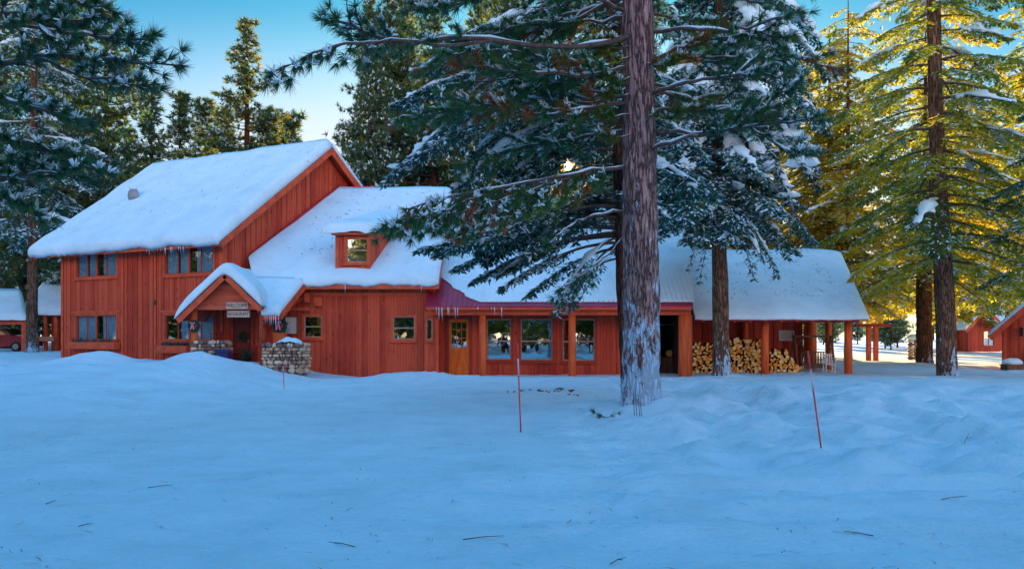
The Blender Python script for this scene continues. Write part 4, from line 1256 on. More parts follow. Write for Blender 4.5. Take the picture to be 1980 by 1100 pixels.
def stack(x0, x1, top, D, label, group, step=.150):
    xa, xb = prj(x0, D), prj(x1, D)
    zb = max(gz(xa, D), gz(xb, D)) - .02
    row = 0; z = zb + .08
    while True:
        n = 0
        x = xa + .08 + (step / 2 if row % 2 else 0)
        while x < xb - .04:
            pxx = CX + F * x / D
            if z < zat(top(pxx), D):
                o = bpy.data.objects.new('firewood_log', LOGS[int(rng.integers(len(LOGS)))]); COL.objects.link(o)
                o.location = (x + rng.normal(0, .012), D + rng.normal(0, .035), z + rng.normal(0, .01))
                o.rotation_euler = (rng.normal(0, .02), rng.random() * 6.28, rng.normal(0, .04))
                tag(o, label, 'firewood', group); n += 1
            x += step * (.93 + .14 * rng.random())
        if n == 0 or row > 14: break
        row += 1; z += step * .87
stack(1339, 1384, lambda p: 664 + 3 * math.sin(p * .5), 38.6, 'split firewood log in the narrow stack left of the dark fir trunk', 'logs stacked left of the fir trunk')
stack(1402, 1473, lambda p: 655 + 5 * math.sin(p * .25) if p < 1440 else 660 - (p - 1440) * .1, 38.6, 'split firewood log in the tall stack between the fir trunk and the log post', 'logs stacked between fir trunk and post')
stack(1488, 1552, lambda p: 679 + max(0, (p - 1522)) * 1.25 + 5 * math.sin(p * .4), 38.6, 'split firewood log in the low sloping stack right of the log post', 'logs in the low sloping stack')

# porch swing and white chair
c = at(1572, 708, 40.6)
swg = thing('garden_swing', 'dark wooden garden swing bench with an angled frame under the shed roof', 'swing', (c[0], c[1], gz(c[0], c[1])))
z0 = gz(c[0], c[1])
xa, xb = prj(1534, 40.6), prj(1608, 40.6); zt = zat(650, 40.6)
mb = MB()
mb.beam((xa, 40.6, zt), (xb, 40.6, zt), .08, .09)
for x, s in ((xa + .04, -1), (xb - .04, 1)):
    mb.beam((x, 40.0, z0), (x, 40.56, zt), .07, .07, (1, 0, 0)); mb.beam((x, 41.2, z0), (x, 40.64, zt), .07, .07, (1, 0, 0))
    mb.beam((x, 40.6, zt - .62), (x - s * .42, 40.6, zt - .06), .05, .06, (0, 1, 0))
mb.build('frame', M['oldwood'], swg)
zs = zat(703, 40.6); sa, sb = prj(1550, 40.6), prj(1598, 40.6)
mb = MB(); mb.box(sa, sb, 40.3, 40.8, zs - .05, zs); mb.box(sa, sb, 40.27, 40.3, zs - .2, zs - .05)
mb.build('seat', M['oldwood'], swg)
mb = MB()
for k in range(9):
    x = sa + .06 + (sb - sa - .12) * k / 8; mb.box(x - .03, x + .03, 40.78, 40.81, zs + .005, zs + .5)
mb.box(sa, sb, 40.775, 40.82, zs + .502, zs + .56); mb.build('backrest', M['oldwood'], swg)
for x in (sa + .05, sb - .05):
    mb = MB(); mb.tube([(x, 40.55, zs), (x, 40.6, zt - .04)], [.015, .015], 6); mb.build('chain', M['iron'], swg)
c = at(1604, 718, 38.9); z0 = gz(c[0], c[1])
ch = thing('garden_chair', 'white plastic garden chair standing in the snow between shed posts', 'chair', (c[0], c[1], z0))
mb = MB(); xa, xb = prj(1594, 38.9), prj(1614, 38.9)
hgt = zat(691, 38.9) - z0
mb.box(xa, xb, 38.75, 39.15, z0 + hgt * .5, z0 + hgt * .56); mb.build('seat', M['white'], ch)
mb = MB()
for k in range(5):
    x = xa + (xb - xa) * (k + .5) / 5; mb.beam((x, 39.12, z0 + hgt * .56), (x, 39.2, z0 + hgt * 1.15), .05, .02, (0, 1, 0))
mb.box(xa, xb, 39.17, 39.21, z0 + hgt * 1.15, z0 + hgt * 1.24); mb.build('backrest', M['white'], ch)
for x in (xa + .03, xb - .03):
    for y_ in (38.78, 39.12):
        mb = MB(); mb.beam((x, y_, z0 - .04), (x, y_, z0 + hgt * .5), .05, .05); mb.build('leg', M['white'], ch)
    mb = MB(); mb.box(x - .035, x + .035, 38.74, 39.14, z0 + hgt * .94, z0 + hgt); mb.beam((x, 38.77, z0 + hgt * .56), (x, 38.77, z0 + hgt * .94), .05, .05); mb.build('armrest', M['white'], ch)

# snow stakes
def stake(x0, y0, x1, y1, D, label):
    a = at(x1, y1, D); b = at(x0, y0, D)
    a[2] = gz(a[0], a[1]) - .12
    t = thing('snow_stake', label, 'snow stake', tuple(a))
    mb = MB(); m_ = a + (b - a) * .66
    mb.tube([a, m_], [.0125, .0125], 6); mb.build('rod', M['stake'], t, True)
    mb = MB(); n_ = a + (b - a) * .84; mb.tube([m_, n_], [.015, .015], 6); mb.build('reflective_band', M['reflector'], t, True)
    mb = MB(); mb.tube([n_, b], [.0135, .0135], 6); mb.build('tip', M['stake'], t, True)
stake(1000.5, 663, 1007.5, 836, 14.6, 'upright red snow stake standing in front of the big windows')
stake(1562, 678, 1593, 864, 12.7, 'leaning red snow stake in front of the woodshed')
stake(546.5, 697, 550, 752, 27.5, 'short faint red snow stake near the stone planter wall')

# ================================================================== background buildings
# left: carport and small red building, red car
lc = thing('carport', 'low carport with a snowy roof at the left edge, over a red car', 'carport', (-31, 58, .5))
D = 57.0
mb = MB(); za, zb = zat(617, D), zat(566, D + 4)
xl, xr, xm = prj(-120, D), prj(52, D), prj(40, D + 4)
mb.prism([(xl, D, za), (xr, D, za), (xm, D + 4, zb), (xl, D + 4, zb)], (0, 0, -.12)); mb.build('roof', M['trim_d'], lc)
snow_sheet('roof_snow', lc, lambda a, b: (a, b, za + (zb - za) * (b - D) / 4), (0, -.4, 1), D - .1, D + 4, lambda b: xl, lambda b: xr + (xm - xr) * (b - D) / 4 + .1, .3, 16, 10, seed=61, sag=.05, r=.3)
mb = MB(); mb.box(xl, xr - .1, D + .15, D + .3, za - .35, za - .125); mb.build('beam', M['trim'], lc)
for px in (42, -60):
    x = prj(px, D); mb = MB(); mb.box(x - .14, x + .14, D + .2, D + .48, .2, za - .3); mb.build('post', M['trim'], lc)
lb_ = thing('small_red_shed', 'small red building with a tall snowy hip roof behind the left tree trunk', 'shed', (-30, 60, .5))
D = 59.5
za, zb = zat(607, D), zat(528, D + 5)
xl, xr = prj(36, D), prj(220, D); xlt = prj(105, D + 5)
mb = MB(); mb.prism([(xl, D, za), (xr, D, za), (xr, D + 5, zb), (xlt, D + 5, zb)], (0, 0, -.12)); mb.build('roof', M['trim'], lb_)
snow_sheet('roof_snow', lb_, lambda a, b: (a, b, za + (zb - za) * (b - D) / 5), (0, -.6, 1), D - .1, D + 5, lambda b: xl - .1 + (xlt - xl) * (b - D) / 5, lambda b: xr, .35, 18, 12, seed=62, sag=.06, r=.3)
mb = MB(); mb.box(prj(84, D), prj(200, D), D + 1, D + 1.15, .2, za + .3); battens(mb, prj(84, D), prj(130, D), .2, za, D + 1, .4); mb.build('wall', M['siding_d'], lb_)
mb = MB(); x = prj(104, D); mb.box(x - .12, x + .12, D + .2, D + .45, .2, za); mb.build('post', M['trim'], lb_); mb = MB(); x = prj(84, D); mb.box(x - .1, x + .1, D + .2, D + .4, .2, za); mb.build('post', M['trim'], lb_)
fn = thing('rail_fence', 'short red board rail between the left tree trunk and the house', 'fence', (-29.5, 59.3, .5))
z = zat(655, 59); mb = MB(); mb.box(prj(70, 59), prj(104, 59), 59.0, 59.06, z - .16, z + .16); mb.build('board', M['sash'], fn)
for px in (72, 102): mb = MB(); mb.box(prj(px, 59) - .06, prj(px, 59) + .06, 59.065, 59.16, .2, z + .2); mb.build('post', M['trim_d'], fn)

# car: side view, nose to the right
cg = gz(-33, 58.6)
car = thing('parked_car', 'dark red car under the carport with snow on its roof and hood', 'car', (-34.3, 58.6, cg))
x1 = prj(57, 58); x0 = x1 - 4.3
prof = [(0, .35), (0, .8), (.15, .98), (.9, 1.03), (1.35, 1.45), (2.4, 1.5), (3.05, 1.08), (3.95, .98), (4.25, .82), (4.3, .35)]
mb = MB(); mb.prism([(x0 + a, 58.0, cg + b) for a, b in prof][::-1], (0, 1.7, 0)); body = mb.build('body', M['car'], car)
mb = MB(); mb.prism([(x0 + a, 57.985, cg + b) for a, b in [(1.15, 1.08), (1.45, 1.4), (2.3, 1.43), (2.8, 1.1)]], (0, 1.73, 0)); mb.build('side_window', M['carglass'], car)
mb = MB(); mb.prism([(x0 + a, 58.05, cg + b) for a, b in [(2.42, 1.49), (3.03, 1.10), (3.07, 1.12), (2.46, 1.515)]], (0, 1.6, 0)); mb.build('windscreen', M['carglass'], car)
for a in (.85, 3.4):
    mb = MB(); mb.tube([(x0 + a, 57.95, cg + .32), (x0 + a, 58.2, cg + .32)], [.33, .33], 16); wl = mb.build('wheel', M['tyre'], car)
    mb = MB(); mb.tube([(x0 + a, 57.94, cg + .32), (x0 + a, 57.96, cg + .32)], [.2, .2], 12); mb.build('rim', M['grey'], wl)
mb = MB(); mb.blob((x0 + 1.85, 58.85, cg + 1.53), (.62, .75, .09), 3); mb.blob((x0 + 3.6, 58.85, cg + 1.04), (.6, .75, .07), 4); mb.build('snow_cover', M['treesnow'], car, True)
mb = MB(); mb.box(x0 + 4.2, x0 + 4.31, 58.1, 58.4, cg + .6, cg + .74); mb.build('headlight', M['grey'], car)

# right: red cottage far away
D = 82.0
ct = thing('red_cottage', 'far red cottage with a bright snowy roof and a blue window, behind the right trunks', 'house', (prj(1900, D), D, .3))
xa, xb = prj(1842, D), prj(1990, D)
z0 = .2
zr = zat(598, D); 
mb = MB()
wq = opn(1902, 1922, 640, 668, D - 2)
xg0, xg1 = prj(1872, D - 2), prj(1934, D - 2)
wall(mb, xg0, xg1, z0, zat(634, D - 2), D - 2, .15, [wq]); mb.prism([(xg0, D - 2, zat(634, D - 2)), (xg1, D - 2, zat(634, D - 2)), ((xg0 + xg1) / 2, D - 2, zat(599, D - 2))], (0, .15, 0))
mb.box(xg0, xg0 + .15, D - 1.85, D, z0, zat(634, D)); mb.box(xg1 - .15, xg1, D - 1.85, D, z0, zat(634, D)); mb.box(xa, xb, D, D + .15, z0, zat(628, D))
mb.build('wall', M['siding_d'], ct)
mb = MB(); mb.prism([(xa - .4, D - .8, zat(630, D)), (xb, D - .8, zat(630, D)), (xb, D + 7, zat(553, D + 7)), (xa - .4, D + 7, zat(553, D + 7))], (0, 0, -.12))
mb.beam((xg0 - .4, D - 2.4, zat(641, D - 2)), ((xg0 + xg1) / 2, D - 2.4, zat(597, D - 2)), .1, .3); mb.beam((xg1 + .4, D - 2.4, zat(641, D - 2)), ((xg0 + xg1) / 2, D - 2.4, zat(597, D - 2)), .1, .3)
mb.build('roof', M['trim'], ct)
za, zb = zat(630, D), zat(553, D + 7)
snow_sheet('roof_snow', ct, lambda a, b: (a, b, za + (zb - za) * (b - D + .8) / 7.8), (0, -.45, 1), D - .9, D + 7, lambda b: xa - .5, lambda b: xb, .4, 16, 12, seed=71, sag=.05, r=.4)
mb = MB(); xmid = (xg0 + xg1) / 2
for s in (-1, 1):
    e = xg0 - .5 if s < 0 else xg1 + .5
    mb.prism([(xmid, D - 2.5, zat(593, D - 2)), (e, D - 2.5, zat(638, D - 2)), (e, D + 3, zat(638, D - 2)), (xmid, D + 3, zat(593, D - 2))], (0, 0, .3))
mb.build('gable_snow', M['roofsnow'], ct)
mb = MB(); mb.box(xg0 + .2, xg1 - .2, D - 1.2, D - 1.15, z0, zat(634, D)); mb.build('dark_backing', M['dark'], ct)  # dark backing added to stop sun glowing through behind the pane
window(ct, None, *wq[:2], *wq[2:], D - 2, mull=((wq[0] + wq[1]) / 2,), casing='sash_red', sash='sash_red', curtain=[(wq[0], wq[1])])

# right: sunlit cabin cut by the frame, its gable turned to the yard
D = 43.0
CA = at(1937, 700, D); cang = R(-36)
cb = thing('orange_cabin', 'sunlit orange-red log cabin with a snow-edged gable at the right edge', 'cabin', (CA[0], D, 0), cang)
CM = Matrix.Translation(Vector((CA[0], D, 0))) @ Matrix.Rotation(cang, 4, 'Z')
Wc = 5.0; ze = zat(636, D); sl = .95; xm = Wc / 2
mb = MB(CM); mb.prism([(0, 0, -.3), (Wc, 0, -.3), (Wc, 0, ze), (xm, 0, ze + sl * xm), (0, 0, ze)], (0, .18, 0))
mb.box(0, .18, .18, 5, -.3, ze); mb.box(Wc - .18, Wc, .18, 5, -.3, ze)
x = .14
while x < Wc:
    mb.box(x - .06, x + .06, -.06, -.002, -.3, ze + sl * min(x, Wc - x) - .05); x += .34
mb.build('wall', M['siding'], cb)
mb = MB(CM)
for s in (-1, 1):
    e = -.45 if s < 0 else Wc + .45; zq = ze - sl * .45
    mb.prism([(xm, -.6, ze + sl * xm), (e, -.6, zq), (e, 5.4, zq), (xm, 5.4, ze + sl * xm)], (0, 0, .12))
    mb.beam((e, -.64, zq - .02), (xm, -.64, ze + sl * xm - .02), .07, .3)
mb.build('roof', M['trim'], cb)
for s in (-1, 1):
    snow_sheet('roof_snow', cb, (lambda s: lambda a, b: ((-.5 + b) if s < 0 else (Wc + .5 - b), a if s > 0 else 4.6 - a, ze - sl * .5 + sl * b + .12))(s), (sl * s, 0, 1), 0, xm + .5, lambda b: -.75, lambda b: 5.4, .16, 14, 12, r=.2, sag=.02, seed=80 + s, Mx=CM)
mb = MB(CM); mb.box(1.35, 1.9, -.9, -.07, -.2, 1.0); mb.build('side_cupboard', M['trim'], cb)
mb = MB(CM); x = .85; mb.box(x - .06, x + .06, -.2, -.062, 1.6, 1.95); mb.prism([(x - .09, -.22, 1.95), (x + .09, -.22, 1.95), (x, -.14, 2.05)], (0, .1, .01)); mb.build('wall_lantern', M['iron'], cb)
# snow-covered box in front of the cabin
c = at(1952, 712, 42.0); z0 = gz(c[0], 41.8)
bx = thing('low_bench', 'low dark box beside the orange cabin under a rounded cushion of snow', 'box', (c[0], 41.8, z0))
mb = MB(); mb.box(c[0] - .38, c[0] + .42, 41.5, 42.1, z0 - .1, z0 + .22); mb.box(c[0] - .42, c[0] + .46, 41.46, 42.14, z0 + .222, z0 + .27); mb.build('body', M['oldwood'], bx)
mb = MB(); mb.blob((c[0] + .02, 41.8, z0 + .36), (.5, .36, .2), 9, 12, 8, .06); mb.build('snow_cushion', M['treesnow'], bx, True)
# pergola posts behind the shed
pg = thing('pergola', 'bare pergola of two thin red posts and a beam beyond the woodshed', 'pergola', (prj(1687, 58), 58, .1))
D = 58.0
for px in (1681, 1695):
    mb = MB(); x = prj(px, D); mb.box(x - .13, x + .13, D, D + .26, -.1, zat(632, D)); mb.build('post', M['trim'], pg)
mb = MB(); mb.box(prj(1655, D), prj(1725, D), D + .02, D + .24, zat(632, D) + .002, zat(626, D)); mb.build('beam', M['trim_d'], pg)
# stone lamp pillar
D = 60.0; x = prj(1766, D)
lp = thing('stone_pillar', 'grey stone gate pillar with a snow cap, left of the thinner right trunk', 'pillar', (x, D, .1))
mb = MB(); rr_ = np.random.default_rng(3); z = .0
while z < zat(662, D):
    for xx in (-.18, .18):
        mb.mi = int(rr_.integers(0, 3)); mb.blob((x + xx, D, z + .12), (.22, .3, .13), int(rr_.integers(1e6)), 8, 6, .1)
    z += .23
mb.build('shaft', [M['stone'], M['stone2'], M['stone3']], lp, True)
mb = MB(); mb.blob((x, D, z + .16), (.5, .5, .22), 8, 10, 6, .06); mb.build('snow_cap', M['treesnow'], lp, True)
# ================================================================== vegetation
def unit(v): return v / (np.linalg.norm(v, axis=-1, keepdims=True) + 1e-9)


def tufts(C, D_, n, L, w, spread, droop=.1, tint=None, rr=rng):
    C = np.asarray(C); D_ = unit(np.asarray(D_)); m = len(C)
    d = D_[:, None, :] + spread * rr.normal(0, 1, (m, n, 3)); d = unit(d); d[..., 2] -= droop; d = unit(d)
    s = unit(np.cross(d, rr.normal(0, 1, (m, n, 3))))
    ln = L * (.65 + .45 * rr.random((m, n, 1)))
    b = C[:, None, :] + d * .015
    V3 = np.stack([b - s * w / 2, b + s * w / 2, b + d * ln], 2)
    t = np.clip(np.asarray(tint)[:, None] + .09 * rr.normal(0, 1, (m, n)), 0, 1)
    return V3.reshape(-1, 3), t.ravel()


def curve(ctrl, n=14, wig=.03, rr=rng):
    c = np.array(ctrl, float); t = np.linspace(0, len(c) - 1, n)
    P = np.stack([np.interp(t, np.arange(len(c)), c[:, k]) for k in range(3)], 1)
    for _ in range(2):
        Q = P.copy(); Q[1:-1] = (P[:-2] + 2 * P[1:-1] + P[2:]) / 4; P = Q
    J = rr.normal(0, wig, P.shape); J[0] = 0
    return P + J


def sun_gap(F_, t):
    # leaves cut away on the camera's line to the sun, so its disc shows
    c = F_.mean(1) - np.array([0, 0, CAMZ]); c = unit(c)
    k = c @ np.array(sdir) < np.cos(.0068 + .0022 * np.sin(np.arctan2(c[:, 2] - sdir[2], c[:, 0] - sdir[0]) * 5))
    return F_[k].reshape(-1, 3), t[k]


class Pine:
    """near pine: limbs, twigs, needle tufts and snow gathered for one tree"""
    def __init__(self): self.sw = SW(); self.sn = SW(); self.C = []; self.D = []; self.T = []

    def twig(self, P0, d, L, r, tint, rr, up=.25, step=.085, lead=.35):
        n = 6; s = np.linspace(0, 1, n)[:, None]
        d = unit(np.array(d))
        P = P0 + d * L * s + np.array([0, 0, 1]) * up * L * s ** 2 + rr.normal(0, .012, (n, 3)) * s
        self.sw.tube(P, r * (1 - .65 * s[:, 0]), 5)
        k = max(2, int(L * (1 - lead) / step))
        for q in np.linspace(lead, 1, k):
            p = np.array([np.interp(q, s[:, 0], P[:, c]) for c in range(3)])
            self.C.append(p); self.D.append(unit(P[-1] - P[-3]) * (.45 + .5 * q) + rr.normal(0, .15, 3)); self.T.append(tint + .05 * rr.normal())
        if L > .3 and up > -.2 and rr.random() < .22:
            w = (.02 + .05 * rr.random()) * np.sin(np.linspace(.25, 2.9, n)) * (.5 + rr.random(n)); self.sn.snow(P + np.array([0, 0, r + .02]), w, w * .6, 7, .02, .12, rr)

    def limb(self, P, r0, sub=.5, first=.35, dens=5.0, tint=.3, tv=.12, snow=1.0, rust=0.0, up=.2, hang=0.0, rr=rng, step=.085):
        n = len(P); s = np.linspace(0, 1, n)
        rad = r0 * .72 * (1 - .78 * s) + .004
        self.sw.tube(P, rad, 7)
        if snow:
            w = (rad * .8 + .012) * (1 - np.abs(2 * s - 1) ** 6) * min(snow, 1.15) * (.05 + 1.5 * rr.random(n) ** 1.5); self.sn.snow(P + np.stack([0 * s, 0 * s, rad * .7], 1), w, w * .75, 8, .012, .12, rr)
        T = unit(np.gradient(P, axis=0)); Ltot = np.linalg.norm(np.diff(P, axis=0), axis=1).sum()
        k = max(2, int(Ltot * (1 - first) * dens))
        for q, sg in zip(np.linspace(first, .99, k), np.resize([1, -1], k)):
            p = np.array([np.interp(q, s, P[:, c]) for c in range(3)]); t = np.array([np.interp(q, s, T[:, c]) for c in range(3)])
            side = unit(np.cross(t, [0, 0, 1.0])) * sg
            a = .35 + .5 * rr.random()
            d = t * .8 + side * a + np.array([0, 0, rr.normal(0, .28) - hang])
            tn = tint + tv * rr.normal()
            if rr.random() < rust: tn = .92 + .06 * rr.random()
            self.twig(p, d, sub * (1.15 - .55 * q) * (.6 + .7 * rr.random()), .012 + r0 * .12, np.clip(tn, 0, 1), rr, up, step)
        self.C.append(P[-1]); self.D.append(T[-1]); self.T.append(tint)

    def finish(self, tree, n=40, L=.20, w=.011, spread=.55, droop=.12, mat='pine', clear=None, frost=0):
        self.sw_o = link_mesh('branches', self.sw.mesh('branches'), M['twig'], tree, True)
        V3, t = tufts(self.C, self.D, n, L, w, spread, droop, self.T)
        if clear: V3, t = sun_gap(V3.reshape(-1, 3, 3), t)
        link_mesh('crown', np_mesh('crown', V3, 3, t), M[mat], tree)
        if frost:
            C = np.array(self.C); D_ = np.array(self.D); k = np.random.default_rng(7).random(len(C)) < frost
            V3, _ = tufts(C[k] + [0, 0, .03], D_[k] + [0, 0, .7], 10, L * .5, w * 3.4, .85, -.1, np.zeros(k.sum()))
            if clear: V3 = sun_gap(V3.reshape(-1, 3, 3), np.zeros(len(V3) // 3))[0]
            V3 = V3.reshape(-1, 3, 3); s = (V3[:, 1] - V3[:, 0]) * .25
            Q4 = np.stack([V3[:, 0], V3[:, 1], V3[:, 2] + s, V3[:, 2] - s], 1); self.sn.add(Q4.reshape(-1, 3), np.arange(len(Q4) * 4).reshape(-1, 4))
        if self.sn.n: link_mesh('snow', self.sn.mesh('snow'), M['treesnow'], tree, True)


def trunk_mesh(ctrl, radii, n=40, m=20, flare=.25, seed=0, rough=.05):
    rr_ = np.random.default_rng(seed)
    c = np.array(ctrl, float); t = np.linspace(0, len(c) - 1, n)
    P = np.stack([np.interp(t, np.arange(len(c)), c[:, k]) for k in range(3)], 1)
    r = np.interp(t, np.arange(len(radii)), radii)
    h = P[:, 2] - P[0, 2]
    r = r * (1 + flare * np.exp(-h / .45))
    V_, F_ = sweep_arrays(P, r, r, m, 0, 1, rough, rr_)
    s = SW(); s.add(V_, F_); return s.mesh('trunk')


class Fir:
    def __init__(self, rr): self.sw = SW(); self.sn = SW(); self.L = []; self.LT = []; self.S = []; self.rr = rr

    def bough(self, p0, az, L, rise=.1, droop=.45, tint=.4, snow=.5, leaf=.15, lw=.042, dens=9.0, pw=2.1, r0=None, tl=.40, pad=.16, dust=.16, first=.10, vbow=.0):
        rr = self.rr; n = 12; s = np.linspace(0, 1, n)
        h = np.array([math.cos(az), math.sin(az), 0]); sd = np.array([-math.sin(az), math.cos(az), 0])
        P = np.array(p0)[None] + h * (L * s * (1 - .10 * droop * s))[:, None] + np.array([0, 0, 1]) * (L * (rise * s - droop * s ** pw))[:, None] + sd * (vbow * L * s ** 2)[:, None]
        P[1:] += np.cumsum(rr.normal(0, .012 * L / 4, (n - 1, 3)), 0)
        ca = (unit(P - np.array([0, 0, CAMZ])) @ np.array(sdir)).max()
        if ca > math.cos(.007): return
        if ca > math.cos(.03): snow = 0
        r0 = r0 or .012 * L + .008
        self.sw.tube(P, r0 * (1 - .85 * s) + .003, 5)
        T = unit(np.gradient(P, axis=0))
        k = max(4, int(L * dens))
        Q = np.repeat(np.linspace(first, .985, k), 2); SG = np.tile([1, -1], k)
        B = np.stack([np.interp(Q, s, P[:, c]) for c in range(3)], 1); TT = unit(np.stack([np.interp(Q, s, T[:, c]) for c in range(3)], 1))
        side = unit(np.cross(TT, np.tile([0, 0, 1.0], (len(Q), 1)))) * SG[:, None]
        tl_ = np.minimum(tl * L * (1 - Q) ** .75 * np.minimum(1, (Q + .05) / .25), 1.15) * (.65 + .6 * rr.random(len(Q))) + .10
        Dd = unit(TT * .65 + side * .8 + np.array([0, 0, -.18]) + rr.normal(0, .12, (len(Q), 3)))
        # leaflets along every side twig
        m = 2 * max(3, int(np.mean(tl_) / (leaf * .36)))
        u = rr.random((len(Q), m)); u = np.sort(u, 1)
        bas = B[:, None, :] + Dd[:, None, :] * (tl_[:, None] * u)[..., None] + np.array([0, 0, -.22]) * (tl_[:, None] * u ** 2)[..., None]
        per = unit(np.cross(Dd, np.tile([0, 0, 1.0], (len(Q), 1))))
        sg2 = np.where(rr.random((len(Q), m)) < .5, 1, -1)
        ld = unit(Dd[:, None, :] * .75 + per[:, None, :] * (sg2 * .75)[..., None] + rr.normal(0, .22, (len(Q), m, 3)) + np.array([0, 0, -.12]))
        nrm = unit(np.array([0, 0, 1.0]) + rr.normal(0, .45, (len(Q), m, 3)))
        ws_ = unit(np.cross(ld, nrm))
        ln = leaf * (.7 + .7 * rr.random((len(Q), m, 1)))
        q = np.stack([bas, bas + ld * ln * .5 + ws_ * lw / 2, bas + ld * ln, bas + ld * ln * .5 - ws_ * lw / 2], 2).reshape(-1, 4, 3)
        tt = np.clip(tint + .16 * rr.normal(0, 1, (len(Q), 1)) + .08 * rr.normal(0, 1, (len(Q), m)), 0, 1).reshape(-1)
        ds = rr.random(len(q)) < dust
        self.L.append(q[~ds]); self.LT.append(tt[~ds]); 
        qs = q[ds].copy(); qs[..., 2] += .03; self.S.append(qs)
        if snow and rr.random() < snow:
            a, b = .12 + .35 * rr.random(), .78 + .2 * rr.random()
            ss = np.linspace(a, b, 16); PP = np.stack([np.interp(ss, s, P[:, c]) for c in range(3)], 1)
            e = np.sin(np.linspace(.12, math.pi - .12, 16)) ** .6
            lum = 1 + .45 * np.sin(np.linspace(0, 9 + 6 * rr.random(), 16) + 6.28 * rr.random())
            w = np.minimum(pad * (.75 + .6 * rr.random()) * e * lum, .40 + .06 * rr.random(16)); self.sn.snow(PP, w, w * .6, 10, .05, .16, rr)
            for _ in range(int(5 + 7 * rr.random() * min(1, L / 4))):
                i = int(rr.integers(len(Q)))
                if Q[i] < a: continue
                u1 = .12 + .45 * rr.random(); u5 = np.linspace(max(0, u1 - .45), u1 + .2, 7)[:, None]; p = B[i] + Dd[i] * tl_[i] * u5 + np.array([0, 0, -.22]) * tl_[i] * u5 ** 2
                w = pad * (.4 + .8 * rr.random()) * np.sin(np.linspace(.35, 2.9, 7)) * (.7 + .5 * rr.random(7)); self.sn.snow(p, w, w * .55, 8, .035, .16, rr)

    def meshes(self):
        LV, LT = np.concatenate(self.L), np.concatenate(self.LT)
        LV, LT = sun_gap(LV, LT)
        cr = np_mesh('crown', LV, 4, LT)
        br = self.sw.mesh('branches')
        V_ = []; 
        S = np.concatenate(self.S) if self.S else np.zeros((0, 4, 3))
        if len(S): S = sun_gap(S, np.zeros(len(S)))[0].reshape(-1, 4, 3)
        if len(S): self.sn.add(S.reshape(-1, 3), np.arange(len(S) * 4).reshape(-1, 4))
        sn = self.sn.mesh('snow') if self.sn.n else None
        return br, cr, sn


def fir_tree(name, label, trunk_ctrl, radii, fir, mat, barkm, cat='tree', group=None, flare=.25, seed=1, snowmat='treesnow'):
    b = trunk_ctrl[0]
    t = thing(name, label, cat, (b[0], b[1], gz(b[0], b[1])), group=group)
    link_mesh('trunk', trunk_mesh(trunk_ctrl, radii, flare=flare, seed=seed), M[barkm], t, True)
    br, cr, sn = fir.meshes()
    link_mesh('branches', br, M['twig'], t, True); link_mesh('crown', cr, M[mat], t)
    if sn: link_mesh('snow', sn, M[snowmat], t, True)
    return t


def tr_at(ctrl, z):
    c = np.array(ctrl); return np.array([np.interp(z, c[:, 2], c[:, 0]), np.interp(z, c[:, 2], c[:, 1]), z])


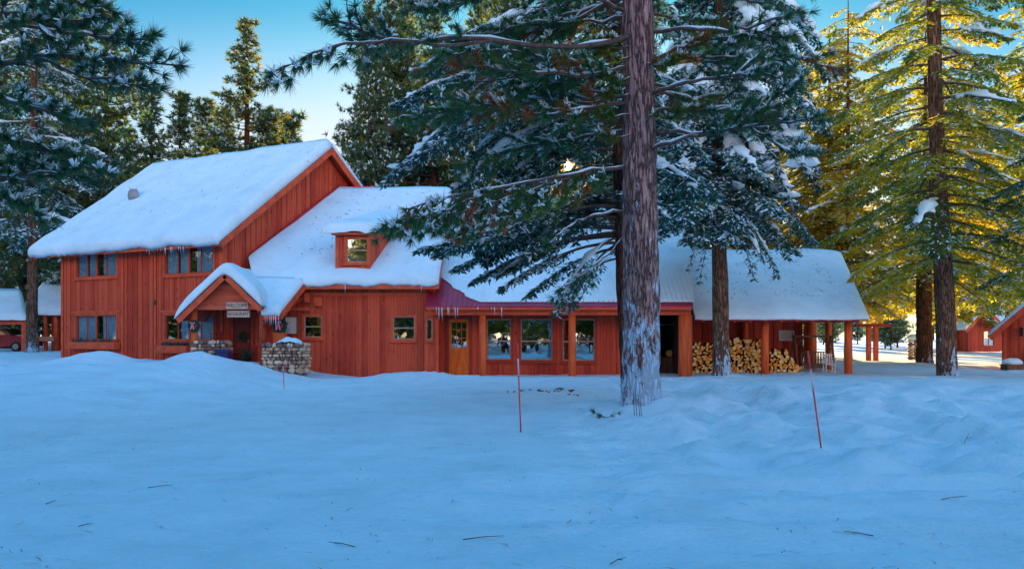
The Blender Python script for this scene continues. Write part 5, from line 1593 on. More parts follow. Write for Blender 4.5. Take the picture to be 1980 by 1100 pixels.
# ------------------------------------------------------------------ the big near ponderosa
D0 = 18.3
b0 = at(1240, 786, D0); b0[2] = gz(b0[0], b0[1]) - .25
hero = [b0, at(1240, 700, D0), at(1239, 500, D0), at(1236, 300, D0), at(1233, 0, D0), at(1228, -700, D0 + .1), at(1226, -1500, D0 + .2)]
pine = thing('ponderosa_pine', 'largest nearest pine with a thick purple-brown trunk plastered with snow, in front of the lodge', 'tree', (b0[0], b0[1], b0[2] + .25))
link_mesh('trunk', trunk_mesh(hero, [.40, .385, .365, .345, .32, .25, .10], n=80, m=30, flare=.06, seed=5, rough=.035), M['bark'], pine, True)
P = Pine(); rr = np.random.default_rng(21)
def pl(*a): return [at(x, y, d) for x, y, d in a]
limbs = [
    # (control points px,py,depth), radius, options
    (pl((1215, 70, 18), (1130, 95, 17.2), (1040, 95, 16.5), (930, 70, 15.8), (830, 78, 15), (740, 88, 14.4), (690, 50, 14), (640, 38, 13.6)), .075, dict(first=.45, sub=.55, tint=.16, snow=1.5, dens=4.5)),
    (pl((950, 80, 15.8), (840, 92, 14.8), (760, 72, 14.2), (700, 86, 13.8), (640, 88, 13.5), (580, 118, 13.2), (530, 138, 13)), .035, dict(first=.22, sub=.42, tint=.10, snow=.8, dens=5, up=-.25, hang=.25)),
    (pl((1205, 20, 18.2), (1120, -20, 17), (1010, -30, 16), (900, 5, 15.2), (820, 20, 14.8)), .06, dict(first=.12, sub=.6, tint=.25, snow=1.2, dens=7)),
    (pl((1210, -40, 18.2), (1100, -80, 17), (1000, -60, 16), (900, -50, 15), (760, -40, 14.4)), .06, dict(first=.3, sub=.7, tint=.25, snow=1.2, dens=5)),
    (pl((1212, 200, 18.2), (1120, 215, 17.5), (1040, 225, 17), (960, 205, 16.6), (880, 190, 16.2)), .05, dict(first=.12, sub=.55, tint=.32, rust=.22, snow=1.3, dens=7)),
    (pl((1212, 130, 18.2), (1120, 150, 17.3), (1030, 140, 16.6), (920, 130, 16)), .05, dict(first=.12, sub=.55, tint=.3, rust=.15, snow=1.3, dens=7)),
    (pl((1212, 322, 18.2), (1150, 330, 17.6), (1080, 345, 17.2), (1000, 352, 16.8), (930, 370, 16.4), (860, 382, 16), (790, 402, 15.7)), .045, dict(first=.10, sub=.62, tint=.40, tv=.17, rust=.22, snow=1.2, dens=10, up=-.35, hang=.45)),
    (pl((1100, 345, 17.2), (1010, 375, 16.7), (930, 400, 16.3), (850, 425, 16)), .03, dict(first=.10, sub=.6, tint=.34, rust=.22, snow=.8, dens=9, up=-.3, hang=.4)),
    (pl((930, 380, 16.3), (860, 410, 15.9), (800, 420, 15.6), (750, 432, 15.4)), .022, dict(first=.1, sub=.45, tint=.35, snow=.8, dens=9, up=-.3, hang=.35)),
    (pl((1205, 408, 18.1), (1150, 415, 17.8), (1100, 438, 17.5), (1065, 470, 17.3)), .03, dict(first=.8, sub=.3, tint=.35, snow=1.0, dens=3)),
    (pl((1203, 460, 18.1), (1170, 500, 17.8), (1130, 530, 17.5), (1080, 560, 17.3)), .018, dict(first=.45, sub=.45, tint=.2, snow=.6, dens=6, up=-.2, hang=.3)),
    # right side
    (pl((1262, 62, 18.2), (1340, 58, 17.6), (1420, 62, 17.2), (1490, 40, 16.8), (1540, 20, 16.5)), .05, dict(first=.45, sub=.5, tint=.28, snow=1.3, dens=4)),
    (pl((1260, 182, 18.1), (1330, 160, 17.4), (1410, 148, 17), (1470, 140, 16.6), (1530, 160, 16.3)), .05, dict(first=.4, sub=.6, tint=.12, snow=1.5, dens=7)),
    (pl((1262, 250, 18.1), (1340, 262, 17.5), (1420, 252, 17), (1480, 205, 16.6), (1520, 180, 16.4)), .045, dict(first=.35, sub=.6, tint=.14, snow=1.6, dens=7)),
    (pl((1258, 290, 18.1), (1300, 272, 17.6), (1380, 258, 17.2), (1470, 240, 16.8), (1580, 232, 16.4)), .05, dict(first=.4, sub=.6, tint=.14, rust=.1, snow=1.6, dens=6)),
    (pl((1262, 118, 18.2), (1350, 112, 17.8), (1440, 112, 17.4)), .03, dict(first=.5, sub=.4, tint=.45, snow=1.2, dens=4)),
    (pl((1262, 0, 18.2), (1340, -20, 17.6), (1430, 0, 17.2), (1500, 10, 16.8)), .05, dict(first=.35, sub=.6, tint=.25, snow=1.2, dens=5)),
    (pl((1440, 240, 17), (1500, 280, 16.8), (1560, 300, 16.6)), .02, dict(first=.2, sub=.45, tint=.2, snow=1.0, dens=6)),
]
for ctrl, r, kw in limbs: P.limb(curve(ctrl, 18, .018, rr), r, rr=rr, **kw)
# small epicormic tufts right at the trunk
for px, py in ((1190, 85), (1195, 120), (1200, 190), (1180, 230), (1275, 130), (1200, 160), (1190, 270), (1170, 100), (1285, 230)):
    c = at(px, py, 17.9); P.limb(curve([at(1225, py - 12, 18.1), c, c + np.array([-.25 if px < 1230 else .25, -.2, .05])], 8, .01, rr), .012, rr=rr, first=.3, sub=.22, tint=.72, tv=.06, snow=.5, dens=10)
# limbs above the picture
for k in range(16):
    z = 10 + k * 1.0; p = tr_at(hero, z); a = k * 2.4; L = 3.8 - k * .13
    P.limb(curve([p, p + L * .5 * np.array([math.cos(a), math.sin(a), .1]), p + L * np.array([math.cos(a), math.sin(a), .22])], 10, .03, rr), .05, rr=rr, first=.3, sub=.6, tint=.3, snow=1, dens=4)
rr = np.random.default_rng(22)
for k in range(30):
    z = 5.6 + 5.2 * rr.random(); p = tr_at(hero, z); left = k % 5 < 3
    a = (math.pi + rr.normal(-.1, .55)) if left else rr.normal(-.2, .6)
    L = (3.6 + 1.8 * rr.random()) if left else (2.6 + 1.6 * rr.random())
    hv = np.array([math.cos(a), math.sin(a), 0]); e = rr.normal(0, .10)
    P.limb(curve([p, p + L * .33 * hv + [0, 0, L * e * .6], p + L * .66 * hv + [0, 0, L * e], p + L * hv + [0, 0, L * (e - .06)]], 16, .025, rr), .030 + .02 * rr.random(), rr=rr, first=.22, sub=.6, tint=.30, tv=.16, rust=.13, snow=.9, dens=7, up=-.05, hang=.12)
P.finish(pine, n=50, L=.23, w=.0135, spread=.55, clear=True, frost=.30)
# dry stems and a sprig at its foot
mb = MB()
for dx, py in ((0, 830), (.06, 825), (-.05, 800), (.1, 815)):
    a = at(1232 + dx * 90, py, 16.4); z = gz(a[0], a[1]); mb.tube([(a[0], a[1], z - .05), (a[0] - .02, a[1] + .05, z + .3), (a[0] + .05 * dx, a[1] + .12, z + .62 - abs(dx) * 2)], [.007, .006, .003], 5)
tag(mb.build('dry_stems', M['twig']), 'thin dry stems poking out of the snow at the big pine trunk', 'dry stems')
c = at(1172, 778, 16.6); c[2] = gz(c[0], c[1]) + .03
sp = thing('fallen_sprig', 'green pine sprig lying on the snow left of the big trunk', 'sprig', tuple(c))
Q = Pine()
for a in (2.8, 3.4, 2.2, .2): Q.twig(c, (math.cos(a), math.sin(a) * .4, .2), .22, .006, .3, rr, .2, .05)
Q.finish(sp, n=22, L=.13, w=.009, spread=.35)

# ------------------------------------------------------------------ pine whose limbs come in from the left edge
Dn = 12.8
bx0 = at(-150, 900, Dn); bx0[2] = gz(bx0[0], bx0[1]) - .2
ltr = [bx0, at(-150, 400, Dn), at(-146, 0, Dn), at(-140, -900, Dn)]
lp_ = thing('snowy_pine', 'near pine outside the left edge reaching in with snow-lined limbs and long needle tufts', 'tree', (bx0[0], bx0[1], bx0[2] + .2))
link_mesh('trunk', trunk_mesh(ltr, [.26, .24, .2, .08], seed=9), M['bark'], lp_, True)
P = Pine(); rr = np.random.default_rng(33)
limbs = [
    (pl((-140, 50, 12.8), (-40, 60, 12.6), (60, 45, 12.4), (170, 75, 12.2), (285, 78, 12)), .04, dict(first=.3, sub=.5, tint=.12)),
    (pl((-140, 190, 12.8), (-20, 130, 12.4), (80, 100, 12.2), (200, 118, 12), (335, 126, 11.8)), .05, dict(first=.3, sub=.42, tint=.10)),
    (pl((-140, 40, 12.8), (0, 25, 12.6), (90, 45, 12.5), (160, 40, 12.4)), .04, dict(first=.25, sub=.5, tint=.15)),
    (pl((-140, 200, 12.8), (-30, 185, 12.5), (60, 205, 12.2), (150, 230, 12)), .045, dict(first=.25, sub=.5, tint=.12)),
    (pl((-140, 300, 12.8), (-20, 310, 12.5), (70, 322, 12.3), (190, 328, 12)), .045, dict(first=.2, sub=.42, tint=.15)),
    (pl((-140, 250, 12.8), (-10, 262, 12.6), (70, 280, 12.4), (140, 300, 12.2)), .04, dict(first=.2, sub=.45, tint=.12)),
    (pl((-140, 370, 12.8), (-10, 375, 12.6), (40, 392, 12.5), (70, 405, 12.4)), .035, dict(first=.2, sub=.4, tint=.15)),
    (pl((-140, -30, 12.8), (0, -20, 12.6), (110, 0, 12.4), (200, 15, 12.2)), .04, dict(first=.2, sub=.5, tint=.2)),
    (pl((60, 110, 12.4), (150, 150, 12.2), (230, 160, 12), (275, 165, 11.9)), .022, dict(first=.3, sub=.35, tint=.1)),
    (pl((-140, 330, 12.8), (-40, 345, 12.4), (60, 335, 12.2), (150, 342, 12)), .03, dict(first=.3, sub=.4, tint=.15)),
]
for ctrl, r, kw in limbs: P.limb(curve(ctrl, 16, .02, rr), r, rr=rr, snow=1.1, dens=7.5, up=.1, **kw)
for k in range(14):
    z = 2.5 + k * .8; p = tr_at(ltr, z); a = 1.2 + k * 1.1 if math.cos(1.2 + k * 1.1) < .2 else 3.2; L = 2.6
    P.limb(curve([p, p + L * .5 * np.array([math.cos(a), math.sin(a), .1]), p + L * np.array([math.cos(a), math.sin(a), .15])], 10, .03, rr), .04, rr=rr, first=.3, sub=.5, tint=.2, snow=1, dens=4)
P.finish(lp_, n=58, L=.21, w=.012, spread=.5, frost=.38)

# ------------------------------------------------------------------ dark fir just behind the big pine
Df = 24.0
fb0 = at(1216, 760, Df); fb0[2] = gz(fb0[0], fb0[1]) - .2
fA = [fb0, at(1204, 590, Df), at(1195, 350, Df), at(1194, 0, Df), at(1190, -900, Df)]
rr = np.random.default_rng(41); f = Fir(rr)
dirl = math.pi
for (py, xe, ye, yd, pad, tint) in ((228, 858, 372, 0, .30, .25), (150, 712, 345, -.3, .27, .25), (120, 742, 205, .2, .24, .25), (200, 800, 300, -.5, .20, .3), (60, 790, 150, .3, .2, .3), (255, 1000, 340, .5, .2, .2), (180, 900, 300, .45, .24, .2), (90, 900, 200, -.45, .2, .3), (20, 860, 90, .1, .2, .3), (290, 960, 372, -.25, .2, .25), (240, 930, 400, .35, .2, .3), (140, 1000, 230, .7, .2, .25)):
    p0 = tr_at(fA, CAMZ + (HY - py) / F * Df); pe = at(xe, ye, Df + yd * 2)
    L = math.hypot(pe[0] - p0[0], pe[1] - p0[1]); az = math.atan2(pe[1] - p0[1], pe[0] - p0[0])
    dz = (p0[2] - pe[2]) / L
    f.bough(p0, az, L, .12, .12 + dz, tint, 1.0, .16, .05, 10, 1.9, tl=.30, pad=pad, dust=.27)
for (py, xe, ye, yd) in ((440, 830, 492, 0), (455, 900, 545, .4), (430, 800, 480, -.5), (470, 960, 560, -.2), (480, 1010, 575, .5), (420, 870, 520, .6), (500, 1075, 590, .0), (450, 950, 530, .1), (460, 1060, 610, -.4), (400, 900, 470, -.8), (410, 860, 455, .7), (470, 1090, 600, .8)):
    p0 = tr_at(fA, CAMZ + (HY - py) / F * Df); pe = at(xe, ye, Df + yd * 2.5)
    L = math.hypot(pe[0] - p0[0], pe[1] - p0[1]); az = math.atan2(pe[1] - p0[1], pe[0] - p0[0])
    dz = (p0[2] - pe[2]) / L
    f.bough(p0, az, L, .10, .10 + dz, .35, .35, .17, .055, 9, 1.6, tl=.24, pad=.10, dust=.24, first=.38)
for k in range(95):
    z = 4.6 + 15 * rr.random(); p0 = tr_at(fA, z); az = rr.random() * 6.28
    L = (4.6 - .17 * z) * (.7 + .5 * rr.random())
    if math.cos(az) > .3: L *= .75
    f.bough(p0, az, max(L, 1), .12, .5, .3, .6, .20, .07, 8, 2, pad=.18, dust=.27)
fir_tree('dark_fir', 'dark snow-laden slim fir right behind the big pine, drooping over the lodge roof', fA, [.17, .15, .14, .12, .04], f, 'fir', 'bark_d', seed=4)

# ------------------------------------------------------------------ fir in front of the woodshed
Dg = 35.0
gb0 = at(1396, 728, Dg); gb0[2] = gz(gb0[0], gb0[1]) - .25
fB = [gb0, at(1393, 600, Dg), at(1389, 400, Dg), at(1392, 150, Dg), at(1398, -100, Dg), at(1398, -800, Dg)]
rr = np.random.default_rng(51); f = Fir(rr)
for (py, xe, ye, yd, pad) in ((20, 1560, 120, -.8, .42), (40, 1620, 150, -.3, .46), (60, 1590, 210, .3, .35), (120, 1600, 250, -.6, .32), (190, 1600, 330, -.5, .42), (210, 1530, 340, -1, .40), (230, 1440, 385, -1.2, .46), (240, 1500, 360, -1.3, .42), (260, 1310, 385, -1, .40), (230, 1290, 330, -.5, .3), (170, 1300, 270, -.8, .3), (110, 1300, 200, -.6, .28), (-20, 1600, 90, .2, .4), (150, 1620, 260, .2, .3), (210, 1600, 370, .4, .35), (280, 1560, 420, -.4, .3), (30, 1500, 110, -1.6, .40), (100, 1560, 240, -1.5, .36), (200, 1570, 320, -1.4, .40), (150, 1330, 260, -1.4, .3)):
    p0 = tr_at(fB, CAMZ + (HY - py) / F * Dg); pe = at(xe, ye, Dg + yd * 2)
    L = max(1.8, math.hypot(pe[0] - p0[0], pe[1] - p0[1])); az = math.atan2(pe[1] - p0[1], pe[0] - p0[0]); dz = (p0[2] - pe[2]) / L
    f.bough(p0, az, L, .22, .22 + dz, .3, 1.0, .20, .062, 8, 2.2, tl=.30, pad=pad * 1.35, dust=.24)
for (py, xe, ye, yd) in ((380, 1540, 500, 0), (400, 1520, 535, -.5), (420, 1470, 540, .3), (360, 1580, 470, .5), (430, 1330, 520, 0), (440, 1345, 545, -.4), (400, 1310, 470, .4), (370, 1560, 440, -.6), (410, 1480, 500, -1), (390, 1300, 440, -.5)):
    p0 = tr_at(fB, CAMZ + (HY - py) / F * Dg); pe = at(xe, ye, Dg + yd * 2)
    L = max(1.4, math.hypot(pe[0] - p0[0], pe[1] - p0[1])); az = math.atan2(pe[1] - p0[1], pe[0] - p0[0]); dz = (p0[2] - pe[2]) / L
    f.bough(p0, az, L, .12, .12 + dz, .5, .4, .20, .06, 8, 1.8, tl=.34, pad=.14, dust=.27)
for k in range(120):
    z = 6.2 + 15 * rr.random(); p0 = tr_at(fB, z); az = rr.random() * 6.28; L = (5.2 - .17 * z) * (.7 + .5 * rr.random())
    if az < 1.2 or az > 5.4: L *= .8
    f.bough(p0, az, max(L, 1), .15, .5, .35, .6, .23, .08, 7, 2, pad=.24, dust=.27)
fir_tree('snowy_fir', 'tall fir in front of the woodshed with fat snow pads drooping from its boughs', fB, [.34, .31, .29, .25, .22, .05], f, 'fir', 'bark_s', seed=6)

# ------------------------------------------------------------------ golden backlit trees on the right
def gold_fir(rr, ctrl, z0, z1, Lb, nb_, leaf=.24, lw=.075, dens=5.0, snow=.14, tint=.5, side=0):
    f = Fir(rr)
    for k in range(nb_):
        z = z0 + (z1 - z0) * ((k + rr.random()) / nb_); p0 = tr_at(ctrl, z); az = k * 2.399 + rr.normal(0, .3)
        L = Lb * (1 - .75 * ((z - z0) / (z1 - z0)) ** 1.3) * (.65 + .5 * rr.random())
        f.bough(p0, az, max(1, L), .05, .30 + .15 * rr.random(), np.clip(tint + .15 * rr.normal(), 0, 1), snow, leaf, lw, dens, 1.7, tl=.36, pad=.22, dust=.10, first=.22)
    return f
cb0 = at(1832, 727, 36.0); cb0[2] = gz(cb0[0], cb0[1]) - .25
tC = [cb0, at(1828, 600, 36), at(1818, 420, 36), at(1808, 200, 36), at(1805, 0, 36), at(1800, -500, 36)]
rr = np.random.default_rng(61)
f = gold_fir(rr, tC, 4.6, 24, 5.0, 92, .21, .07, 5.0, .26, .40)
fir_tree('straight_fir', 'tall fir with long straight brown trunk, nearer of two golden trees by the cabin', tC, [.42, .38, .34, .30, .26, .06], f, 'sun_gold', 'bark_s', seed=7, flare=.12)
db0 = at(1788, 706, 48.0); db0[2] = gz(db0[0], db0[1]) - .25
tD = [db0, at(1786, 560, 48), at(1796, 350, 48), at(1800, 0, 48), at(1800, -300, 48)]
rr = np.random.default_rng(62)
f = gold_fir(rr, tD, 4.5, 25, 6.6, 112, .26, .09, 4.6, .12, .62)
fir_tree('golden_fir', 'golden backlit tree with the thinner reddish trunk, just left of the straight fir', tD, [.42, .38, .33, .26, .06], f, 'sun_gold', 'bark_w', seed=8)
# two backlit prototypes for the trees further back
def standing(name, label, px, D, hgt, crown0, Lb, nb_, mat, barkm, rr, tint, group=None, r=.26, leaf=.32, lw=.12, dens=4.4, snow=.12, pxt=None):
    b = at(px, 700, D); b[2] = gz(b[0], b[1]) - .25
    dx = 0 if pxt is None else pxt
    ctrl = [b, b + np.array([dx * .3, 0, hgt * .35]), b + np.array([dx, 0, hgt])]
    f = gold_fir(rr, ctrl, b[2] + crown0, b[2] + hgt * .98, Lb, nb_, leaf, lw, dens, snow, tint)
    return fir_tree(name, label, ctrl, [r, r * .8, .03], f, mat, barkm, group=group, seed=int(px))
def dup_tree(t, x, y, rot, sc, label, group=None):
    r = t.copy(); COL.objects.link(r); r.location = (x, y, gz(x, y)); r.rotation_euler = (0, 0, rot); r.scale = (sc, sc, sc); r['label'] = label
    if group: r['group'] = group
    elif 'group' in r: del r['group']
    for ch in list(t.children):
        c = ch.copy(); COL.objects.link(c); c.parent = r
    return r
rr = np.random.default_rng(63)
g1 = standing('backlit_fir', 'glowing yellow fir behind the right end of the woodshed roof', 1640, 58, 24, 4.0, 5.6, 110, 'sun_gold', 'bark_w', rr, .68)
g2 = standing('backlit_fir', 'yellow fir behind the orange cabin, right of the straight trunk', 1990, 52, 23, 4.5, 5.4, 100, 'sun_gold', 'bark_w', rr, .55)
for t, px, D, rot, s, lab in ((g2, 1604, 60, 1.9, 1.0, 'yellow fir rising straight above the right half of the woodshed roof'), (g1, 1560, 66, 1.1, 1.0, 'yellow-green fir behind the woodshed, seen through the snowy fir'), (g2, 1797, 74, 2.3, 1.05, 'farther yellow fir filling the gap between the woodshed and the two trunks'), (g1, 1950, 68, 4.0, .95, 'farthest yellow fir above the orange cabin'), (g1, 1830, 84, 3.0, 1.0, 'far yellow fir straight behind the two right trunks'), (g2, 1480, 74, .4, .9, 'yellow-green fir glimpsed between the big pine and the snowy fir')):
    x = (px - CX) / F * D; dup_tree(t, x, D, rot, s, lab)
# dark snowy fir whose boughs enter at the right edge
rr = np.random.default_rng(64)
standing('edge_fir', 'shaded snowy fir outside the right edge with boughs hanging over the orange cabin', 2085, 33, 17, 4.6, 3.6, 60, 'fir', 'bark_s', rr, .5, leaf=.2, lw=.06, dens=5.5, snow=.7)

# ------------------------------------------------------------------ pines further back
def far_pine(seed, hgt, R0, crown0, nl, tint, nb=6, clump=13, shape=.85):
    rr = np.random.default_rng(seed)
    sw = SW(); C = []; Dr = []; T = []
    sw_t = trunk_mesh([(0, 0, -.4), (rr.normal(0, .1), 0, hgt * .5), (0, 0, hgt)], [.012 * hgt, .0085 * hgt, .02], n=14, m=8, flare=.15, seed=seed)
    for z in np.linspace(crown0, hgt * .985, nl):
        u = (z - crown0) / (hgt - crown0)
        for k in range(nb):
            if rr.random() < .12: continue
            az = rr.random() * 6.28; L = max(.35, R0 * (1 - u) ** shape * min(1, .55 + u * 3) * (.55 + .65 * rr.random()))
            s = np.linspace(0, 1, 5)[:, None]; h = np.array([math.cos(az), math.sin(az), 0])
            P = np.array([0, 0, z]) + h * L * s + np.array([0, 0, 1]) * L * (-.10 * s + .28 * s ** 2)
            sw.tube(P, .012 * L + .012 - s[:, 0] * .01, 4)
            n = max(2, int(L * 3.0))
            for q in np.linspace(.35, 1, n):
                p = np.array([0, 0, z]) + h * L * q + np.array([0, 0, L * (-.10 * q + .28 * q * q)])
                for _ in range(3):
                    C.append(p + rr.normal(0, .16 + .10 * L * (q > .3) * .5, 3) * np.array([1, 1, .6])); Dr.append(h * .7 + np.array([0, 0, .55]) + rr.normal(0, .4, 3)); T.append(tint + .15 * rr.normal())
    V3, t = tufts(C, Dr, clump, .42, .085, .8, .05, T, rr)
    cr = np_mesh('crown', V3, 3, t)
    C = np.array(C); k = rr.random(len(C)) < .30
    S, _ = tufts(C[k] + [0, 0, .1], np.tile([0, 0, 1.0], (k.sum(), 1)), 3, .32, .22, 1.3, .2, np.zeros(k.sum()), rr)
    sn = np_mesh('snow', S, 3)
    return sw_t, sw.mesh('branches'), cr, sn
PROTO = {}
for key, a in {'cone': (1, 26, 5.6, 5, 40, .62, 5, 12, 1.0), 'tall': (2, 27, 4.8, 4.5, 42, .45), 'slim': (3, 20, 3.2, 4, 34, .5, 5, 12, .95), 'bushy': (4, 18, 3.6, 2.5, 32, .38), 'young': (5, 13, 2.6, 1.2, 26, .45)}.items():
    PROTO[key] = far_pine(*a)
SUN_TINTED = {}  # crown copies with sunlight put into their colour; the trees stand in shade
def place_far(kind, name, px, D, hgt, label, group=None, X=None, rot=None, wide=1.0):
    tm, br, cr, sn = PROTO[kind]
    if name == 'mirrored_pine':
        if kind not in SUN_TINTED: SUN_TINTED[kind] = cr.copy(); SUN_TINTED[kind].materials.clear(); SUN_TINTED[kind].materials.append(M['sun_gold'])
        cr = SUN_TINTED[kind]
    H0 = {'cone': 26, 'tall': 27, 'slim': 20, 'bushy': 18, 'young': 13}[kind]
    x = (px - CX) / F * D if X is None else X
    t = bpy.data.objects.new(name, None); COL.objects.link(t)
    t.location = (x, D, gz(x, D)); t.rotation_euler = (0, 0, rng.random() * 6.28 if rot is None else rot)
    s = hgt / H0; t.scale = (s * wide, s * wide, s)
    tag(t, label, 'tree', group)
    for nm, me, mt in (('trunk', tm, 'bark_d'), ('branches', br, 'twig'), ('crown', cr, 'bg'), ('snow', sn, 'treesnow')):
        if not me.materials: me.materials.append(M[mt]); me.polygons.foreach_set('use_smooth', np.full(len(me.polygons), nm == 'trunk'))
        o = bpy.data.objects.new(nm, me); COL.objects.link(o); o.parent = t
    return t
top = lambda py, D: (HY - py) / F * D + 1.2
place_far('cone', 'pointed_pine', 477, 72, top(42, 72), 'tallest pointed pine standing against the sky above the house ridge', rot=.5, wide=1.3)
place_far('slim', 'slim_pine', 288, 70, top(176, 70), 'slim pine at the left end of the house ridge, against the sky', wide=1.4)
place_far('slim', 'slim_pine', 347, 76, top(186, 76), 'slim pine with a bare dark stem, second from the left along the ridge skyline', wide=1.35)
place_far('slim', 'slim_pine', 397, 80, top(198, 80), 'golden slim pine just left of the tallest pointed pine', wide=1.4)
place_far('young', 'small_pine', 560, 78, top(228, 78), 'short pine to the right of the tallest pointed pine, by the gable peak', wide=1.1)
place_far('slim', 'slim_pine', 527, 84, top(215, 84), 'narrow pine half hidden behind the right side of the tallest pointed pine', wide=1.1)
place_far('slim', 'slim_pine', 432, 86, top(215, 86), 'low pine half hidden behind the left side of the tallest pointed pine', wide=1.3)
place_far('tall', 'leafy_pine', 205, 60, 26, 'tall green pine over the left roof end, its top out of the picture')
place_far('tall', 'leafy_pine', 125, 64, 28, 'tall pine left of the house, between the left trunk and the roof end', wide=1.1)
place_far('tall', 'leafy_pine', 12, 70, 32, 'tall dark pine behind the carport at the left edge', wide=1.1)
place_far('bushy', 'bushy_pine', 250, 68, 17, 'bushy pine peeping over the left roof slope')
place_far('tall', 'leafy_pine', 715, 62, 25, 'tall snowy pine just right of the gable peak', wide=.75)
place_far('cone', 'leafy_pine', 775, 74, 32, 'very tall golden-lit pine behind the reaching pine limb', wide=.8)
place_far('tall', 'leafy_pine', 840, 68, 30, 'tall dark pine behind the middle of the lodge roof')
place_far('tall', 'leafy_pine', 925, 76, 33, 'tall pine behind the left boughs of the dark fir')
place_far('tall', 'leafy_pine', 985, 62, 29, 'tall pine behind the drooping boughs, left of the sun', wide=.75)
place_far('tall', 'leafy_pine', 1225, 70, 26, 'pine behind the big trunk, right of the sun', wide=.8)
place_far('bushy', 'bushy_pine', 1330, 62, 20, 'bushy pine between the big trunk and the snowy fir', wide=.9)
place_far('bushy', 'bushy_pine', 1440, 66, 19, 'bushy pine behind the roof right of the snowy fir trunk', wide=.9)
# left trunk
lt0 = at(61, 684, 54.0); lt0[2] = gz(lt0[0], lt0[1]) - .3
tl_ = [lt0, at(63, 560, 54), at(64, 430, 54), at(66, 100, 54), at(68, -300, 54)]
rr = np.random.default_rng(71); f = Fir(rr)
for k in range(70):
    z = 7.5 + 20 * (k + rr.random()) / 70; p0 = tr_at(tl_, z); L = 5.0 * (1 - .7 * ((z - 7.5) / 20)) * (.6 + .6 * rr.random())
    f.bough(p0, k * 2.4, max(1, L), .1, .35, .45, .5, .28, .09, 4, 1.8, pad=.2, dust=.34, first=.2)
fir_tree('left_fir', 'dark fir with a snow-speckled trunk standing between the carport and the house', tl_, [.36, .30, .24, .18, .04], f, 'fir', 'bark_s', seed=11)
# the wood behind: every tree an object, all of one look
rr = np.random.default_rng(81)
lim = lambda X, Y: (350 / F * Y * .92) if -.46 < X / Y < -.17 else 99
cnt = 0
for _ in range(1500):
    X = -80 + 97 * rr.random(); Y = 62 + 60 * rr.random()
    if X / Y > .26: continue
    if X / Y < -.66: continue
    h = min(15 + 11 * rr.random(), lim(X, Y) * (.75 + .25 * rr.random()))
    if X / Y > -.17: h += 7
    if abs(X / Y - .0635) < .062: h = min(h, .135 * Y)
    if h < 8: continue
    kind = ('tall', 'bushy', 'slim', 'young')[int(rr.integers(4))]
    if kind == 'young': h = min(h, 13)
    place_far(kind, 'forest_pine', 0, Y, h, 'one of the crowded shaded pines in the wood behind the lodge', 'pines in the wood behind the lodge', X=X); cnt += 1
    if cnt >= 135: break
for k in range(46):
    X = -120 + 260 * (k + rr.random()) / 46; Y = 150 + 60 * rr.random()
    place_far(('bushy', 'young')[k % 2], 'distant_pine', 0, Y, 9 + 5 * rr.random(), 'one of the low far pines along the horizon', 'far pines along the horizon', X=X, wide=1.35)
for k in range(14):
    X = 24 + 28 * rr.random(); Y = 92 + 30 * rr.random()
    place_far('young', 'young_pine', 0, Y, 5 + 3 * rr.random(), 'one of the low young pines in the open snow beyond the right trunks', 'young pines beyond the right trunks', X=X, wide=1.2)
# trees on the camera's side of the yard: the windows mirror them
rr = np.random.default_rng(83)
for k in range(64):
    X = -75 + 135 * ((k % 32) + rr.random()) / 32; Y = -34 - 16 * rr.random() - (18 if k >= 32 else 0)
    place_far(('tall', 'bushy', 'bushy')[k % 3] if k < 32 else 'bushy', 'mirrored_pine', 0, Y, 12 + 8 * rr.random(), 'one of the pines coloured as if sunlit, mirrored in the lodge windows', 'pines mirrored in the windows', X=X, wide=1.5)
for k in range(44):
    place_far(('young', 'tall', 'young')[k % 3], 'mirrored_pine', 0, -13 - 9 * rr.random(), (8 + 4 * rr.random()) if k % 3 != 1 else 17 + 5 * rr.random(), 'one of the pines coloured as if sunlit, mirrored in the lodge windows', 'pines mirrored in the windows', X=-48 + 92 * (k + rr.random()) / 44, wide=1.5 if k % 3 != 1 else 1.0)
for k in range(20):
    place_far('young', 'mirrored_pine', 0, -12 + 54 * (k + rr.random()) / 20, 8 + 4 * rr.random(), 'one of the pines coloured as if sunlit, mirrored in the lodge windows', 'pines mirrored in the windows', X=-36 - 8 * rr.random(), wide=1.6)
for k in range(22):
    place_far(('bushy', 'tall')[k % 2], 'mirrored_pine', 0, -20 + 66 * (k + rr.random()) / 22, 13 + 7 * rr.random(), 'one of the pines coloured as if sunlit, mirrored in the lodge windows', 'pines mirrored in the windows', X=-48 - 22 * rr.random(), wide=1.5)

# ------------------------------------------------------------------ litter on the snow
rr = np.random.default_rng(91)
n = 1500
Yl = 5 + 27 * rr.random(n) ** 1.6; Xl = (rr.random(n) * 1.3 - .65) * Yl
k = rr.random(n) < np.clip(.55 + fbm(Xl * .4, Yl * .4, 77, 2), 0, 1); Xl, Yl = Xl[k], Yl[k]; n = len(Xl)
Zl = ground(Xl, Yl) + .006
a = rr.random(n) * 6.28; ln = .05 + .16 * rr.random(n) ** 2
d = np.stack([np.cos(a), np.sin(a), np.zeros(n)], 1); s = np.stack([-np.sin(a), np.cos(a), np.zeros(n)], 1)
c = np.stack([Xl, Yl, Zl], 1); w = (.0014 + .0024 * rr.random(n))[:, None]
mid = c + d * ln[:, None] * .5 + s * (rr.normal(0, .12, n) * ln)[:, None]; mid[:, 2] += .008
e = c + d * ln[:, None]; 
q = np.concatenate([np.stack([c - s * w, c + s * w, mid + s * w, mid - s * w], 1), np.stack([mid - s * w, mid + s * w, e + s * w * .4, e - s * w * .4], 1)])
nr = 420; rs_ = np.random.default_rng(17)
sel = rs_.random(nr)
cr_ = []; 
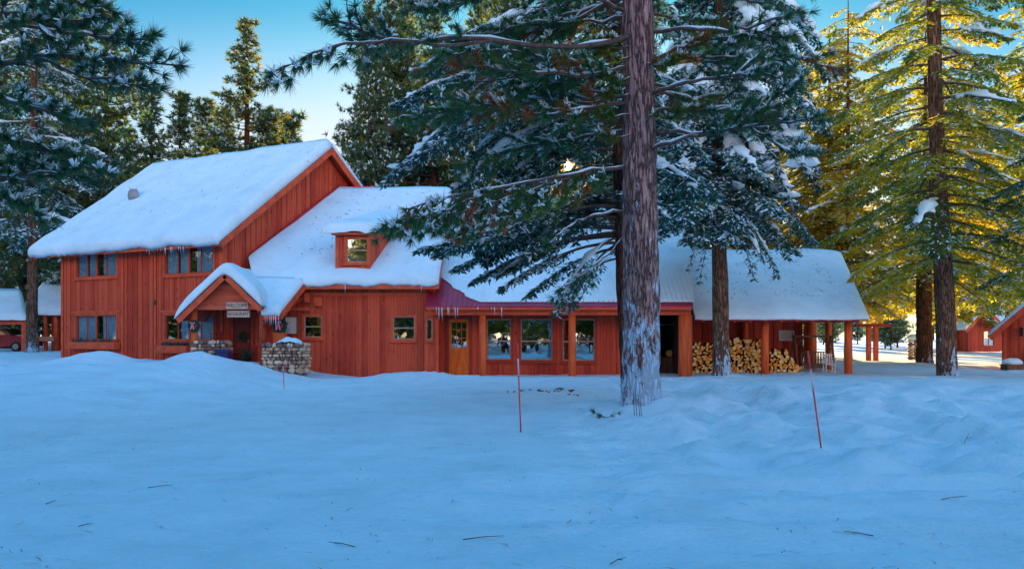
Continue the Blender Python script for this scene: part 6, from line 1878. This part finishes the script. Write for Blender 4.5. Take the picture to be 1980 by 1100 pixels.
for k in range(nr):
    if sel[k] < .5: x_ = rs_.uniform(sL + .3, sR - .3); y_ = rs_.uniform(SE + 1.3, STp - .3); z_ = sz(y_) + .30
    elif sel[k] < .75: x_ = rs_.uniform(-9.5, -3.6); y_ = rs_.uniform(WE + 1, RYW - .5); z_ = wz(y_) + .40
    else:
        lx = rs_.uniform(RL + .5, -.3); ly = rs_.uniform(.8, RY - .4); w_ = HM @ Vector((lx, ly, zroof(ly) + .56)); x_, y_, z_ = w_
    cr_.append((x_, y_, z_))
cr_ = np.array(cr_); 
from mathutils.bvhtree import BVHTree
import itertools
snows = [o for o in SC.objects if o.type == 'MESH' and o.name.split('.')[0] == 'roof_snow' and o.parent and o.parent.name in ('woodshed', 'dormer_wing', 'two_storey_house')]
trees_ = []
for o in snows:
    A = W[o.name]; trees_.append(BVHTree.FromPolygons([A @ v.co for v in o.data.vertices], [tuple(f.vertices) for f in o.data.polygons]))
rq = []
for x_, y_, z_ in cr_:
    best = None
    for t_ in trees_:
        h_ = t_.ray_cast(Vector((x_, y_, 30)), Vector((0, 0, -1)))
        if h_[0] is not None and (best is None or h_[0].z > best[0].z): best = h_
    if best is None: continue
    o_, n_ = best[0], best[1]
    d_ = Vector(rs_.normal(0, 1, 3)); d_ = (d_ - n_ * d_.dot(n_)).normalized(); s_ = n_.cross(d_)
    L_ = .05 + .13 * rs_.random(); w__ = .008 + .012 * rs_.random(); o_ = o_ + n_ * .008
    rq.append([o_ - s_ * w__, o_ + s_ * w__, o_ + d_ * L_ + s_ * w__ * .5, o_ + d_ * L_ - s_ * w__ * .5])
q = np.concatenate([q, np.array([[tuple(v) for v in f_] for f_ in rq])])
li = link_mesh('needle_litter', np_mesh('needle_litter', q.reshape(-1, 3), 4), M['twig']); li['kind'] = 'stuff'; li['label'] = 'fallen needles and twig bits scattered over the ground and roof snow'
# dark pebbly line in front of the porch
mb = MB()
for k in range(26):
    px = 970 + 150 * rr.random() ** .8; p = at(px, 757, 26.0); yy = 25.0 + rr.normal(0, .25); z = gz(p[0], yy)
    mb.blob((p[0], yy, z + .01), (.02 + .045 * rr.random(), .03, .022), int(rr.integers(1e6)), 6, 4, .2)
dl = mb.build('dark_clods', M['twig']); dl['kind'] = 'stuff'; dl['label'] = 'row of small dark clods showing through the snow before the porch'
# larger fallen twigs
tw = [(935, 1043, .32, .1, 'curved dark twig lying on the snow at the bottom middle'), (1195, 1088, .2, .9, 'forked twig at the bottom edge right of the middle'), (660, 1056, .24, 2.7, 'small dark twig at the bottom left of the middle'), (310, 943, .26, .2, 'thin twig lying flat in the left foreground'), (1870, 868, .36, 1.05, 'long thin twig sticking out of the snow bank at the right'), (1845, 975, .28, .3, 'brown twig on the track at the right'), (1660, 1035, .24, 2.7, 'thin twig across the wheel tracks'), (98, 974, .12, 1.0, 'short dark twig in the left foreground'), (165, 1018, .12, .0, 'dark bark chip in the left foreground'), (5, 710, .5, 2.6, 'dark stick at the left edge of the snow')]
for px, py, L, a, lab in tw:
    D = CAMZ * F / (py - HY)
    for _ in range(8):
        x = (px - CX) / F * D; D = (CAMZ - gz(x, D)) * F / (py - HY)
    x = (px - CX) / F * D; z = gz(x, D)
    mb = MB(); dx, dy = math.cos(a) * L, math.sin(a) * L * .6
    up = .35 * L if 'sticking' in lab else .02
    mb.tube([(x - dx / 2, D - dy / 2, z + .006), (x, D + .02, z + .012 + up * .4), (x + dx / 2, D + dy / 2, z + .01 + up)], [.0042, .0035, .002], 5)
    mb.tube([(x, D + .02, z + .012 + up * .4), (x + dx * .25, D - dy * .3, z + .02 + up * .5)], [.004, .002], 5)
    tag(mb.build('fallen_twig', M['twig']), lab, 'twig')
